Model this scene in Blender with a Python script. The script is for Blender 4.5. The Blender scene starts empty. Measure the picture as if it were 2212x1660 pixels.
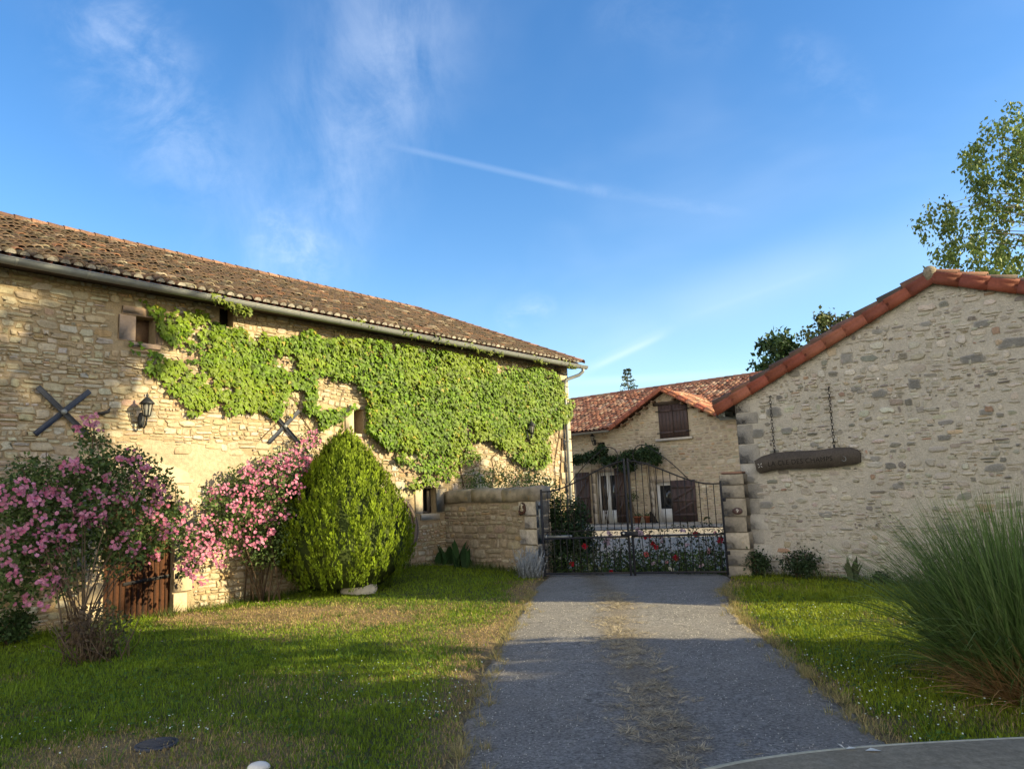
import bpy, bmesh, math, random
import numpy as np
from mathutils import Matrix, Vector

# ------------------------------------------------------------------ camera
PITCH = math.radians(8.5); ROLL = 0.045; EYE = 1.7; FPX = 1609.0   # focal length in pixels of a 2212 px wide picture
SC = bpy.context.scene
_r0 = np.array([1., 0, 0]); CF = np.array([0, math.cos(PITCH), math.sin(PITCH)]); _u0 = np.array([0, -math.sin(PITCH), math.cos(PITCH)])
CR = _r0*math.cos(ROLL) - _u0*math.sin(ROLL); CU = _u0*math.cos(ROLL) + _r0*math.sin(ROLL)
CAM = np.array([0, 0, EYE])
cam_d = bpy.data.cameras.new('camera'); cam = bpy.data.objects.new('camera', cam_d); SC.collection.objects.link(cam)
cam.matrix_world = Matrix(((CR[0], CU[0], -CF[0], CAM[0]), (CR[1], CU[1], -CF[1], CAM[1]), (CR[2], CU[2], -CF[2], CAM[2]), (0, 0, 0, 1)))
cam_d.sensor_width = 36.0; cam_d.lens = 36.0*FPX/2212; cam_d.clip_start = 0.05; cam_d.clip_end = 5000
SC.camera = cam

# ------------------------------------------------------------------ light and sky
SUN_AZ, SUN_EL = math.radians(102.5), math.radians(20.5)
SKY_STRENGTH = 0.13
SC.view_settings.view_transform = 'Standard'; SC.view_settings.look = 'None'; SC.view_settings.gamma = 1
SC.view_settings.use_curve_mapping = False
SC.view_settings.exposure = 1.08
sun_d = bpy.data.lights.new('sun', 'SUN'); sun = bpy.data.objects.new('sun', sun_d); SC.collection.objects.link(sun)
sun_d.energy = 5.0; sun_d.angle = math.radians(0.5); sun_d.color = (1.0, 0.83, 0.50)
_s = Vector((math.sin(SUN_AZ)*math.cos(SUN_EL), math.cos(SUN_AZ)*math.cos(SUN_EL), math.sin(SUN_EL)))
sun.rotation_euler = _s.to_track_quat('Z', 'Y').to_euler(); sun.location = (30, -8, 20)

def pix_dir(x, y):
    d = CF + CR*(x-1106)/FPX - CU*(y-830)/FPX
    return d/np.linalg.norm(d)

world = bpy.data.worlds.new('World'); SC.world = world; world.use_nodes = True
wn, wl = world.node_tree.nodes, world.node_tree.links
for n_ in list(wn): wn.remove(n_)
def wnode(t, **k):
    n_ = wn.new(t)
    for a, b in k.items(): setattr(n_, a, b)
    return n_
def wmath(op, a, b=None, clamp=False):
    n_ = wnode('ShaderNodeMath', operation=op, use_clamp=clamp)
    for i, v in enumerate((a, b)):
        if v is None: continue
        if isinstance(v, (int, float)): n_.inputs[i].default_value = v
        else: wl.new(v, n_.inputs[i])
    return n_.outputs[0]
sky = wnode('ShaderNodeTexSky', sky_type='NISHITA'); sky.sun_disc = False
sky.sun_elevation = SUN_EL; sky.sun_rotation = SUN_AZ; sky.air_density = 1.0; sky.dust_density = 0.35; sky.ozone_density = 1.0
tc = wnode('ShaderNodeTexCoord'); DIR = tc.outputs['Generated']
def wdot(v):
    n_ = wnode('ShaderNodeVectorMath', operation='DOT_PRODUCT'); wl.new(DIR, n_.inputs[0]); n_.inputs[1].default_value = tuple(v)
    return n_.outputs['Value']
def wnoise(scale, detail, rot=(0, 0, 0), sc=(1, 1, 1), dist=0.0, rough=.55):
    mp = wnode('ShaderNodeMapping'); mp.inputs['Rotation'].default_value = rot; mp.inputs['Scale'].default_value = sc
    wl.new(DIR, mp.inputs['Vector'])
    nz = wnode('ShaderNodeTexNoise'); nz.inputs['Scale'].default_value = scale; nz.inputs['Detail'].default_value = detail
    nz.inputs['Roughness'].default_value = rough; nz.inputs['Distortion'].default_value = dist
    wl.new(mp.outputs[0], nz.inputs['Vector']); return nz.outputs['Fac']
def wramp(v, a, b, lo=0.0, hi=1.0):
    n_ = wnode('ShaderNodeMapRange', interpolation_type='SMOOTHSTEP'); wl.new(v, n_.inputs[0])
    n_.inputs[1].default_value = a; n_.inputs[2].default_value = b; n_.inputs[3].default_value = lo; n_.inputs[4].default_value = hi
    return n_.outputs[0]
def streak(p, q, width, amount, tex, soft=1.35):
    """a band of cirrus between two directions of the sky"""
    a, b = pix_dir(*p), pix_dir(*q)
    n_ = np.cross(a, b); n_ /= np.linalg.norm(n_); m = (a+b); m /= np.linalg.norm(m)
    half = math.acos(max(-1, min(1, float(a@m))))*soft
    d = wmath('ABSOLUTE', wdot(n_))
    across = wramp(d, 0.0, width, 1, 0)
    along = wramp(wdot(m), math.cos(half), math.cos(half*.45), 0, 1)
    v = wmath('MULTIPLY', wmath('MULTIPLY', across, along), amount)
    return wmath('MULTIPLY', v, tex) if tex is not None else v
fine = wramp(wnoise(10, 8, (.3, .2, .5), (1, 1.9, 1.5), .35, .66), .34, .80)
wisp = wramp(wnoise(6, 8, (.1, .6, .2), (2.0, 1, 1), .3, .64), .32, .80)
soft_ = wramp(wnoise(4, 5, (0, 0, .3), (1, 1, 1.4), .2, .5), .25, .70, .35, 1.0)
puff = wramp(wnoise(18, 7, (0, 0, 0.8), (1, 1, 1.6), .3, .64), .36, .76)
parts = [streak((170, 0), (470, 400), .115, .50, fine), streak((210, 10), (390, 180), .06, .35, puff),
         streak((930, -60), (560, 620), .15, .55, wisp), streak((900, 60), (640, 560), .08, .30, fine),
         streak((560, 480), (700, 590), .06, .55, puff), streak((870, 320), (1230, 402), .0065, .24, soft_),
         streak((1200, 396), (1570, 458), .012, .28, fine), streak((1225, 818), (1440, 715), .012, .26, soft_), streak((1290, 790), (1420, 730), .006, .35, soft_),
         streak((1240, 765), (1850, 560), .02, .05, soft_), streak((1350, 715), (1770, 580), .06, .10, soft_), streak((1500, 680), (1760, 590), .006, .06, soft_), streak((1230, 826), (1640, 806), .010, .40, soft_),
         streak((1080, 695), (1190, 655), .03, .45, puff), streak((1250, 740), (2212, 520), .11, .20, soft_), streak((1500, 640), (2212, 440), .05, .14, soft_),
         streak((1290, 30), (1600, 60), .06, .15, fine), streak((1700, 90), (1870, 240), .05, .16, puff)]
tot = parts[0]
for p_ in parts[1:]: tot = wmath('ADD', tot, p_)
tot = wmath('MULTIPLY', tot, .38)
veil = wramp(wnoise(2.3, 4, (0, 0, .4), (1, 1, 2.0), .4), .45, .85, 0, .10)
tot = wmath('ADD', tot, veil, True)
hs = wnode('ShaderNodeHueSaturation'); hs.inputs['Saturation'].default_value = 1.38; hs.inputs['Value'].default_value = 1.0
hs.inputs['Hue'].default_value = 0.507
wl.new(sky.outputs[0], hs.inputs['Color'])
mx = wnode('ShaderNodeMix', data_type='RGBA'); wl.new(tot, mx.inputs[0]); wl.new(hs.outputs[0], mx.inputs[6])
mx.inputs[7].default_value = (4.6, 5.0, 5.6, 1)
# warm glow added to the sky behind the photographer to lift the shade
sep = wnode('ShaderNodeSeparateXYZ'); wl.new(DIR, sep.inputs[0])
rear_glow = wmath('MULTIPLY', wramp(sep.outputs[2], .95, .15, 0, 1), wramp(wdot((-.30, -.95, .10)), -.10, .70, 0, 1))
rear_glow = wmath('MULTIPLY', rear_glow, wramp(wnoise(3, 5), .30, .70, .65, 1.0))
mx2 = wnode('ShaderNodeMix', data_type='RGBA'); wl.new(rear_glow, mx2.inputs[0]); wl.new(mx.outputs[2], mx2.inputs[6]); mx2.inputs[7].default_value = (9.6, 8.6, 6.9, 1)
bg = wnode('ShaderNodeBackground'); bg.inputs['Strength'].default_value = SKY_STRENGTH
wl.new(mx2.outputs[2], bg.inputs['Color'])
wo = wnode('ShaderNodeOutputWorld'); wl.new(bg.outputs[0], wo.inputs['Surface'])

# ------------------------------------------------------------------ helpers
RNG = np.random.RandomState(7)
def nrm(v): v = np.asarray(v, float); return v/np.linalg.norm(v)
def proj(P):
    q = np.asarray(P, float)-CAM; z = q@CF
    return 1106+FPX*(q@CR)/z, 830-FPX*(q@CU)/z
def ray(x, y): return CF + CR*(x-1106)/FPX - CU*(y-830)/FPX
def smooth(a, b, x):
    t = np.clip((np.asarray(x, float)-a)/(b-a), 0, 1); return t*t*(3-2*t)
def hgt(x, y):
    """height of the ground"""
    return .34*smooth(15.5, 29, y) + .20*np.exp(-((np.asarray(x)+2.5)**2+(np.asarray(y)-17.3)**2)/6) - .10*smooth(3.2, 8, x)*smooth(16, 12, y)
def at_ground(x, y):
    d = ray(x, y); z = 0.0
    for _ in range(6):
        p = CAM + d*(z-EYE)/d[2]; z = float(hgt(p[0], p[1]))
    return p
def grow(v): return np.array([v[0], v[1], hgt(v[0], v[1])])
class Plane:
    """an upright wall plane: s along it, h up, o out of it"""
    def __init__(s, O, az):
        a = math.radians(az); s.O = np.array([O[0], O[1], 0.]); s.d = np.array([math.sin(a), math.cos(a), 0]); s.n = np.array([s.d[1], -s.d[0], 0])
    def P(s, S, h, o=0.0):
        S, h, o = np.broadcast_arrays(np.asarray(S, float), np.asarray(h, float), np.asarray(o, float))
        return s.O + S[..., None]*s.d + h[..., None]*np.array([0, 0, 1.]) + o[..., None]*s.n
    def hit(s, x, y, o=0.0):
        d = ray(x, y); t = ((s.O+s.n*o-CAM)@s.n)/(d@s.n); p = CAM+d*t
        return (p-s.O)@s.d, p[2]
    def rect(s, x0, y0, x1, y1):
        xm, ym = (x0+x1)/2, (y0+y1)/2
        return (s.hit(x0, ym)[0], s.hit(xm, y1)[1], s.hit(x1, ym)[0], s.hit(xm, y0)[1])

def mesh(name, V, F, m=None, parent=None, col=None, smooth_=False):
    """one mesh object from vertices and face arrays"""
    V = np.ascontiguousarray(np.asarray(V, np.float32).reshape(-1, 3)).copy()
    loc = (0, 0, 0)
    if parent is not None:
        V -= np.array(parent.get('_o', (0, 0, 0)), np.float32)
    if not isinstance(F, list): F = [F]
    idx = []; sizes = []
    for f in F:
        if isinstance(f, np.ndarray):
            if f.size == 0: continue
            f = f.reshape(-1, f.shape[-1]); idx.append(f.ravel()); sizes.append(np.full(len(f), f.shape[1]))
        else:
            idx.append(np.array(f)); sizes.append(np.array([len(f)]))
    idx = np.concatenate(idx).astype(np.int32); sizes = np.concatenate(sizes).astype(np.int32)
    me = bpy.data.meshes.new(name)
    me.vertices.add(len(V)); me.vertices.foreach_set('co', V.ravel())
    me.loops.add(len(idx)); me.loops.foreach_set('vertex_index', idx)
    me.polygons.add(len(sizes)); st = np.concatenate(([0], np.cumsum(sizes)[:-1])).astype(np.int32)
    me.polygons.foreach_set('loop_start', st); me.polygons.foreach_set('loop_total', sizes)
    if smooth_: me.polygons.foreach_set('use_smooth', np.ones(len(sizes), bool))
    if col is not None:
        c = np.ones((len(V), 4), np.float32); c[:, :3] = np.asarray(col, np.float32).reshape(-1, 3) if np.ndim(col) > 1 else np.asarray(col)
        at = me.color_attributes.new('Col', 'FLOAT_COLOR', 'POINT'); at.data.foreach_set('color', c.ravel())
    me.update(calc_edges=True); me.validate()
    o = bpy.data.objects.new(name, me); SC.collection.objects.link(o)
    if m: me.materials.append(m)
    if parent is not None:
        o.parent = parent; o['_o'] = parent.get('_o', (0, 0, 0))
    return o
def tag(o, label=None, cat=None, group=None, kind=None):
    if label: o['label'] = label
    if cat: o['category'] = cat
    if group: o['group'] = group
    if kind: o['kind'] = kind
    return o
def thing(name, label, cat, loc=(0, 0, 0), group=None):
    o = bpy.data.objects.new(name, None); SC.collection.objects.link(o); o.location = tuple(loc); o['_o'] = tuple(float(v) for v in loc)
    o.empty_display_size = .2
    return tag(o, label, cat, group)
def copy_tree(o, parent=None):
    c = o.copy(); SC.collection.objects.link(c)
    if parent is not None: c.parent = parent
    for ch in list(o.children): copy_tree(ch, c)
    return c
class MB:
    """collects shapes for one mesh"""
    def __init__(s): s.V = []; s.F = []; s.C = []; s.n = 0
    def add(s, V, F, c=(1, 1, 1)):
        V = np.asarray(V, float).reshape(-1, 3)
        for f in (F if isinstance(F, list) else [F]):
            s.F.append(f+s.n if isinstance(f, np.ndarray) else [i+s.n for i in f])
        c = np.asarray(c, float); s.C.append(np.broadcast_to(c, (len(V), 3)) if c.ndim == 1 else c)
        s.V.append(V); s.n += len(V)
    def box(s, c, ex, ey, ez, col=(1, 1, 1), bev=0.0):
        """box with centre c and half-extent vectors; chamfered edges when bev"""
        c, ex, ey, ez = (np.asarray(v, float) for v in (c, ex, ey, ez))
        if bev <= 0:
            V = [c+a*ex+b*ey+g*ez for g in (-1, 1) for b in (-1, 1) for a in (-1, 1)]
            s.add(V, np.array([[0, 2, 3, 1], [4, 5, 7, 6], [0, 1, 5, 4], [2, 6, 7, 3], [0, 4, 6, 2], [1, 3, 7, 5]]), col); return
        L = [np.linalg.norm(v) for v in (ex, ey, ez)]
        k = [max(0., 1-bev/l) for l in L]
        V = []; idx = {}
        for g in (-1, 1):
            for b in (-1, 1):
                for a in (-1, 1):
                    for ax in range(3):
                        f = [k[0], k[1], k[2]]; f[ax] = 1
                        idx[(a, b, g, ax)] = len(V); V.append(c+a*f[0]*ex+b*f[1]*ey+g*f[2]*ez)
        Q = []; T = []
        for sg in (-1, 1):
            for ax in range(3):
                o1, o2 = [i for i in range(3) if i != ax]
                r = []
                for p, q in ((-1, -1), (1, -1), (1, 1), (-1, 1)):
                    t = [0, 0, 0]; t[ax] = sg; t[o1] = p; t[o2] = q; r.append(idx[(*t, ax)])
                Q.append(r)
        for ax in range(3):
            o1, o2 = [i for i in range(3) if i != ax]
            for p in (-1, 1):
                for q in (-1, 1):
                    r = []
                    for (w, m_) in ((-1, o1), (1, o1), (1, o2), (-1, o2)):
                        t = [0, 0, 0]; t[ax] = w; t[o1] = p; t[o2] = q; r.append(idx[(*t, m_)])
                    Q.append(r)
        for a in (-1, 1):
            for b in (-1, 1):
                for g in (-1, 1): T.append([idx[(a, b, g, 0)], idx[(a, b, g, 1)], idx[(a, b, g, 2)]])
        s.add(V, [np.array(Q), np.array(T)], col)
    def tube(s, pts, r, n=6, col=(1, 1, 1), cap=True):
        V, F = tube(pts, r, n, cap); s.add(V, F, col)
    def make(s, name, m, parent=None, smooth_=False):
        return mesh(name, np.concatenate(s.V), s.F, m, parent, np.concatenate(s.C), smooth_)
def tube(pts, r, n=6, cap=True):
    pts = np.asarray(pts, float); k = len(pts); r = np.broadcast_to(np.asarray(r, float), (k,))
    T = np.gradient(pts, axis=0); T /= np.linalg.norm(T, axis=1)[:, None]+1e-9
    up = np.array([0, 0, 1.]) if abs(T[0][2]) < .9 else np.array([1., 0, 0])
    V = []; A = nrm(np.cross(T[0], up))
    for i in range(k):
        A = A-T[i]*(A@T[i]); A /= np.linalg.norm(A)+1e-9; B = np.cross(T[i], A)
        for j in range(n):
            a = 2*math.pi*j/n; V.append(pts[i]+r[i]*(A*math.cos(a)+B*math.sin(a)))
    F = [[i*n+j, i*n+(j+1) % n, (i+1)*n+(j+1) % n, (i+1)*n+j] for i in range(k-1) for j in range(n)]
    out = [np.array(F)]
    if cap: out += [list(range(n))[::-1], [(k-1)*n+j for j in range(n)]]
    return np.array(V), out
def lathe(prof, n=16, c=(0, 0, 0)):
    V = []; k = len(prof)
    for r, z in prof:
        for j in range(n):
            a = 2*math.pi*j/n; V.append((c[0]+r*math.cos(a), c[1]+r*math.sin(a), c[2]+z))
    F = [[i*n+j, i*n+(j+1) % n, (i+1)*n+(j+1) % n, (i+1)*n+j] for i in range(k-1) for j in range(n)]
    return np.array(V), [np.array(F), list(range(n))[::-1], [(k-1)*n+j for j in range(n)]]

# ------------------------------------------------------------------ materials
def M(name, c=(.5, .5, .5), rough=.85, col=False, n1=(1.5, .2), n2=(30, .15), bump=(45, .35, .012), metal=0.0, transl=0.0, spec=.3, n3=None, blotch=None, crack=None):
    """procedural material: base colour (or vertex colour) broken by two scales of noise, optional blotches, bump and translucency"""
    m = bpy.data.materials.new(name); m.use_nodes = True; N, L = m.node_tree.nodes, m.node_tree.links
    b = N['Principled BSDF']; b.inputs['Roughness'].default_value = rough; b.inputs['Metallic'].default_value = metal
    b.inputs['Specular IOR Level'].default_value = spec
    tcn = N.new('ShaderNodeTexCoord')
    def noise(sc, det=5, ro=.6):
        z = N.new('ShaderNodeTexNoise'); z.inputs['Scale'].default_value = sc; z.inputs['Detail'].default_value = det; z.inputs['Roughness'].default_value = ro
        L.new(tcn.outputs['Object'], z.inputs['Vector']); return z.outputs['Fac']
    def rng(v, lo, hi, a=.28, bb=.72):
        r = N.new('ShaderNodeMapRange'); L.new(v, r.inputs[0]); r.inputs[1].default_value = a; r.inputs[2].default_value = bb
        r.inputs[3].default_value = lo; r.inputs[4].default_value = hi; return r.outputs[0]
    if col:
        a = N.new('ShaderNodeAttribute'); a.attribute_name = 'Col'; base = a.outputs['Color']
    else:
        a = N.new('ShaderNodeRGB'); a.outputs[0].default_value = (*c, 1); base = a.outputs[0]
    for n_ in (n1, n2, n3):
        if n_:
            v = N.new('ShaderNodeVectorMath'); v.operation = 'SCALE'; L.new(base, v.inputs[0]); L.new(rng(noise(n_[0]), 1-n_[1], 1+n_[1]), v.inputs['Scale']); base = v.outputs[0]
    for bl in (blotch or ()):
        x = N.new('ShaderNodeMix'); x.data_type = 'RGBA'
        L.new(rng(noise(bl[0], 6, .65), 0, bl[3], bl[1], bl[2]), x.inputs[0]); L.new(base, x.inputs[6]); x.inputs[7].default_value = (*bl[4], 1); base = x.outputs[2]
    if crack:
        vo = N.new('ShaderNodeTexVoronoi'); vo.feature = 'DISTANCE_TO_EDGE'; vo.inputs['Scale'].default_value = crack[0]
        wz = N.new('ShaderNodeTexNoise'); wz.inputs['Scale'].default_value = 3.5; wz.inputs['Detail'].default_value = 6; L.new(tcn.outputs['Object'], wz.inputs['Vector'])
        ad = N.new('ShaderNodeVectorMath'); ad.operation = 'MULTIPLY_ADD'; L.new(wz.outputs['Color'], ad.inputs[0]); ad.inputs[1].default_value = (.55, .55, 0); L.new(tcn.outputs['Object'], ad.inputs[2]); L.new(ad.outputs[0], vo.inputs['Vector'])
        cr = rng(vo.outputs['Distance'], crack[2], 0, crack[1]*.3, crack[1]); mk = N.new('ShaderNodeMath'); mk.operation = 'MULTIPLY'; L.new(cr, mk.inputs[0]); L.new(rng(noise(.9, 3), 0, 1, .48, .6), mk.inputs[1])
        x = N.new('ShaderNodeMix'); x.data_type = 'RGBA'; x.clamp_factor = True; L.new(mk.outputs[0], x.inputs[0]); L.new(base, x.inputs[6]); x.inputs[7].default_value = (.05, .045, .04, 1); base = x.outputs[2]
    L.new(base, b.inputs['Base Color'])
    if bump:
        bu = N.new('ShaderNodeBump'); bu.inputs['Strength'].default_value = bump[1]; bu.inputs['Distance'].default_value = bump[2]
        L.new(noise(bump[0], 6, .65), bu.inputs['Height']); L.new(bu.outputs[0], b.inputs['Normal'])
    if transl > 0:
        t = N.new('ShaderNodeBsdfTranslucent'); L.new(base, t.inputs['Color']); x = N.new('ShaderNodeMixShader'); x.inputs[0].default_value = transl
        L.new(b.outputs[0], x.inputs[1]); L.new(t.outputs[0], x.inputs[2]); L.new(x.outputs[0], N['Material Output'].inputs['Surface'])
    return m
MAT = dict(
    barn_stone=M('barn_stone', col=True, n1=(.9, .16), n2=(14, .22), n3=(70, .12), bump=(38, .7, .02)),
    gable_stone=M('gable_stone', col=True, n1=(.8, .10), n2=(9, .12), n3=(55, .16), bump=(26, .9, .03), blotch=[(7, .60, .74, .35, (.22, .21, .19))]),
    house_stone=M('house_stone', col=True, n1=(.5, .12), n2=(6, .12), bump=(20, .6, .02)),
    garden_stone=M('garden_stone', col=True, n1=(1.5, .18), n2=(12, .25), n3=(50, .15), bump=(30, .8, .02), blotch=[(2.2, .56, .75, .55, (.16, .14, .10))]),
    cap_stone=M('cap_stone', (.34, .29, .22), n1=(2, .3), n2=(14, .25), bump=(30, .8, .02), blotch=[(3.5, .45, .62, .75, (.10, .095, .075)), (6, .62, .70, .8, (.42, .27, .06)), (14, .70, .75, .9, (.6, .58, .5))]),
    dressed=M('dressed_stone', col=True, n1=(2, .12), n2=(20, .12), bump=(60, .35, .008)),
    old_tile=M('old_tile', col=True, n1=(1.2, .2), n2=(26, .45), n3=(80, .2), bump=(60, .6, .012), blotch=[(9, .55, .68, .55, (.055, .047, .035)), (17, .66, .74, .3, (.30, .26, .19))]),
    new_tile=M('new_tile', col=True, n1=(1.5, .15), n2=(20, .25), bump=(50, .4, .01), blotch=[(7, .62, .72, .55, (.10, .08, .07))]),
    verge_tile=M('verge_tile', col=True, rough=.75, n1=(2, .15), n2=(24, .18), bump=(50, .3, .008)),
    underlay=M('roof_underlay', (.07, .05, .04)),
    zinc=M('zinc', (.235, .25, .245), rough=.5, n1=(.8, .18), n2=(9, .12), bump=(20, .12, .01), metal=.35, spec=.5),
    wood_door=M('wood_door', col=True, rough=.6, n1=(2, .25), n2=(25, .25), bump=(40, .3, .006)),
    shutter=M('shutter_paint', (.075, .052, .050), rough=.6, n1=(2, .15), n2=(30, .15), bump=(40, .2, .005)),
    white=M('white_paint', (.72, .74, .74), rough=.5, n1=(1, .06), n2=(20, .05), bump=None),
    dark=M('dark_recess', (.012, .011, .010), rough=.95, bump=None),
    iron=M('wrought_iron', (.018, .017, .018), rough=.55, n1=(3, .3), n2=(60, .3), bump=(90, .3, .004), spec=.4),
    anchor=M('anchor_iron', (.055, .06, .072), rough=.6, n1=(3, .2), n2=(40, .3), bump=(80, .4, .006)),
    lantern=M('lantern_iron', (.022, .024, .026), rough=.5, bump=(80, .2, .003)),
    vine=M('vine_leaf', col=True, rough=.55, n1=(2, .12), n2=(40, .15), bump=None, transl=.22, spec=.35),
    leaf=M('shrub_leaf', col=True, rough=.6, n1=(2, .15), n2=(40, .15), bump=None, transl=.18, spec=.3),
    thuja=M('thuja_spray', col=True, rough=.65, n1=(3, .18), n2=(50, .2), bump=None, transl=.15, spec=.25),
    petal=M('petal', col=True, rough=.6, n1=(4, .08), n2=(60, .1), bump=None, transl=.3, spec=.2),
    grass=M('grass_blade', col=True, rough=.6, n1=(1.2, .15), n2=(8, .12), bump=None, transl=.3, spec=.2),
    bark=M('bark', col=True, rough=.9, n1=(3, .25), n2=(40, .3), bump=(50, .6, .015)),
    ground=M('turf_soil', col=True, n1=(1.2, .25), n2=(22, .45), n3=(120, .4), bump=(70, .9, .03)),
    asphalt=M('asphalt', col=True, rough=.95, n1=(.9, .14), n2=(9, .16), n3=(42, .60), bump=(55, 1.0, .04), spec=.15, blotch=[(110, .60, .66, .55, (.50, .47, .41)), (85, .36, .31, .6, (.07, .065, .06)), (1.7, .58, .78, .40, (.13, .125, .115)), (.6, .50, .62, .25, (.36, .33, .28))], crack=(.75, .012, .45)),
    gravel=M('courtyard_gravel', (.37, .33, .265), n1=(1.2, .15), n2=(30, .2), n3=(150, .3), bump=(120, .8, .015)),
    terrace=M('terrace_slab', (.42, .40, .36), n1=(1.2, .12), n2=(18, .15), bump=(40, .3, .01)),
    board=M('sign_board', (.070, .058, .049), rough=.7, n1=(4, .25), n2=(45, .35), bump=(60, .5, .006)),
    ink=M('carved_letter', (.012, .010, .009), rough=.8, bump=None),
    pale=M('pale_paint', (.62, .60, .55), rough=.6, bump=None),
    terracotta=M('terracotta', (.36, .13, .07), n1=(4, .2), n2=(40, .2)),
    slab=M('mottled_slab', (.215, .180, .125), rough=.95, spec=.08, n1=(3, .18), n2=(28, .25), n3=(110, .2), bump=(90, .25, .004), blotch=[(5, .52, .72, .35, (.24, .225, .19)), (60, .68, .74, .4, (.34, .33, .30))]),
    slab_rim=M('slab_rim', (.42, .38, .27), rough=.9, spec=.08, n1=(3, .15), n2=(30, .2), bump=None),
)
def glass_mat():
    m = bpy.data.materials.new('window_glass'); m.use_nodes = True; b = m.node_tree.nodes['Principled BSDF']
    b.inputs['Base Color'].default_value = (.02, .022, .025, 1); b.inputs['Roughness'].default_value = .06; b.inputs['Specular IOR Level'].default_value = .7
    return m
MAT['glass'] = glass_mat()
def lglass_mat():
    m = bpy.data.materials.new('lantern_glass'); m.use_nodes = True; b = m.node_tree.nodes['Principled BSDF']
    b.inputs['Base Color'].default_value = (.55, .54, .48, 1); b.inputs['Roughness'].default_value = .25; b.inputs['Transmission Weight'].default_value = .55
    return m
MAT['lglass'] = lglass_mat()

# ------------------------------------------------------------------ foliage
LEAF = (np.array([(0, 0, 0), (-.30, .45, .07), (0, 1, -.04), (.30, .45, .07)]), np.array([[0, 3, 2], [0, 2, 1]]))
VINE = (np.array([(0, 0, 0), (-.30, -.06, .03), (-.58, .30, -.05), (-.27, .42, .03), (0, 1.0, -.12), (.27, .42, .03), (.58, .30, -.05), (.30, -.06, .03), (0, .42, .10)]),
        np.array([[8, 0, 1], [8, 1, 2], [8, 2, 3], [8, 3, 4], [8, 4, 5], [8, 5, 6], [8, 6, 7], [8, 7, 0]]))
QUAD = (np.array([(-.5, 0, 0), (.5, 0, 0), (.35, 1, 0), (-.35, 1, 0)]), np.array([[0, 1, 2, 3]]))
def rvec(n, r=RNG):
    v = r.normal(size=(n, 3)); return v/np.linalg.norm(v, axis=1)[:, None]
def leaves(P, D, N, size, tmpl=LEAF, col=None):
    """leaf faces at P, blade along D, facing N; returns V, F, colour"""
    P = np.asarray(P, float); n = len(P); D = D/(np.linalg.norm(D, axis=1)[:, None]+1e-9)
    X = np.cross(D, N); X /= np.linalg.norm(X, axis=1)[:, None]+1e-9; Z = np.cross(X, D)
    T, Fm = tmpl; size = np.broadcast_to(np.asarray(size, float), (n,))
    V = P[:, None]+size[:, None, None]*(T[None, :, 0, None]*X[:, None]+T[None, :, 1, None]*D[:, None]+T[None, :, 2, None]*Z[:, None])
    F = (Fm[None]+(np.arange(n)*len(T))[:, None, None]).reshape(-1, Fm.shape[1])
    C = None if col is None else np.repeat(np.asarray(col), len(T), axis=0)
    return V.reshape(-1, 3), F, C
def tint(n, a, b, r=RNG, var=.18):
    """n colours between a and b with some brightness variation"""
    t = r.rand(n, 1); c = np.asarray(a)*(1-t)+np.asarray(b)*t
    return np.clip(c*(1+var*r.normal(size=(n, 1))), .003, 1)
def foliage(name, P, size, ca, cb, parent, m='leaf', tmpl=LEAF, droop=.3, r=RNG, up=.4):
    n = len(P); D = rvec(n, r); D[:, 2] -= droop; N = rvec(n, r)*.8+np.array([0, 0, up]); s = size*(.6+.8*r.rand(n))
    V, F, C = leaves(P, D, N, s, tmpl, tint(n, ca, cb, r))
    return mesh(name, V, F, MAT[m], parent, C)
# ------------------------------------------------------------------ ground, drive, courtyard
BARN = Plane(at_ground(370, 1325), 39.0)
GAB = Plane(at_ground(1622, 1240), 129.0)
_h0 = CAM+ray(1330, 1128)*(31/ray(1330, 1128)[1]); HOUSE = Plane(_h0, 129.0)
def vnoise(x, y, seed=0):
    """cheap smooth value noise, 0..1"""
    x = np.asarray(x, float); y = np.asarray(y, float); xi = np.floor(x).astype(int); yi = np.floor(y).astype(int); fx = x-xi; fy = y-yi
    fx = fx*fx*(3-2*fx); fy = fy*fy*(3-2*fy)
    def h(i, j):
        k = (i*374761393+j*668265263+seed*974634541) & 0x7fffffff; k = ((k ^ (k >> 13))*1274126177) & 0x7fffffff; return ((k ^ (k >> 16)) & 0xffff)/65535.
    return (h(xi, yi)*(1-fx)+h(xi+1, yi)*fx)*(1-fy)+(h(xi, yi+1)*(1-fx)+h(xi+1, yi+1)*fx)*fy
def fbm(x, y, seed=0, o=4):
    v = 0; a = .5; t = 0
    for k in range(o): v = v+a*vnoise(x*2**k, y*2**k, seed+k); t += a; a *= .55
    return v/t
DL = np.array([at_ground(*p)[:2] for p in ((960, 1900), (985, 1660), (1010, 1560), (1050, 1430), (1110, 1340), (1135, 1300), (1160, 1262), (1185, 1247))])
DR = np.array([at_ground(*p)[:2] for p in ((2120, 1900), (1985, 1660), (1905, 1590), (1780, 1490), (1680, 1400), (1600, 1330), (1570, 1275), (1577, 1247))])
DL = DL[np.argsort(DL[:, 1])]; DR = DR[np.argsort(DR[:, 1])]
def drive_l(y): return np.interp(y, DL[:, 1], DL[:, 0])
def drive_r(y): return np.interp(y, DR[:, 1], DR[:, 0])
def edge_w(y, s): return .22*(fbm(y*1.3, y*0+s*7.7, 11+s)-.5)+.10*(fbm(y*6, y*0+s, 31+s)-.5)
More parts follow.
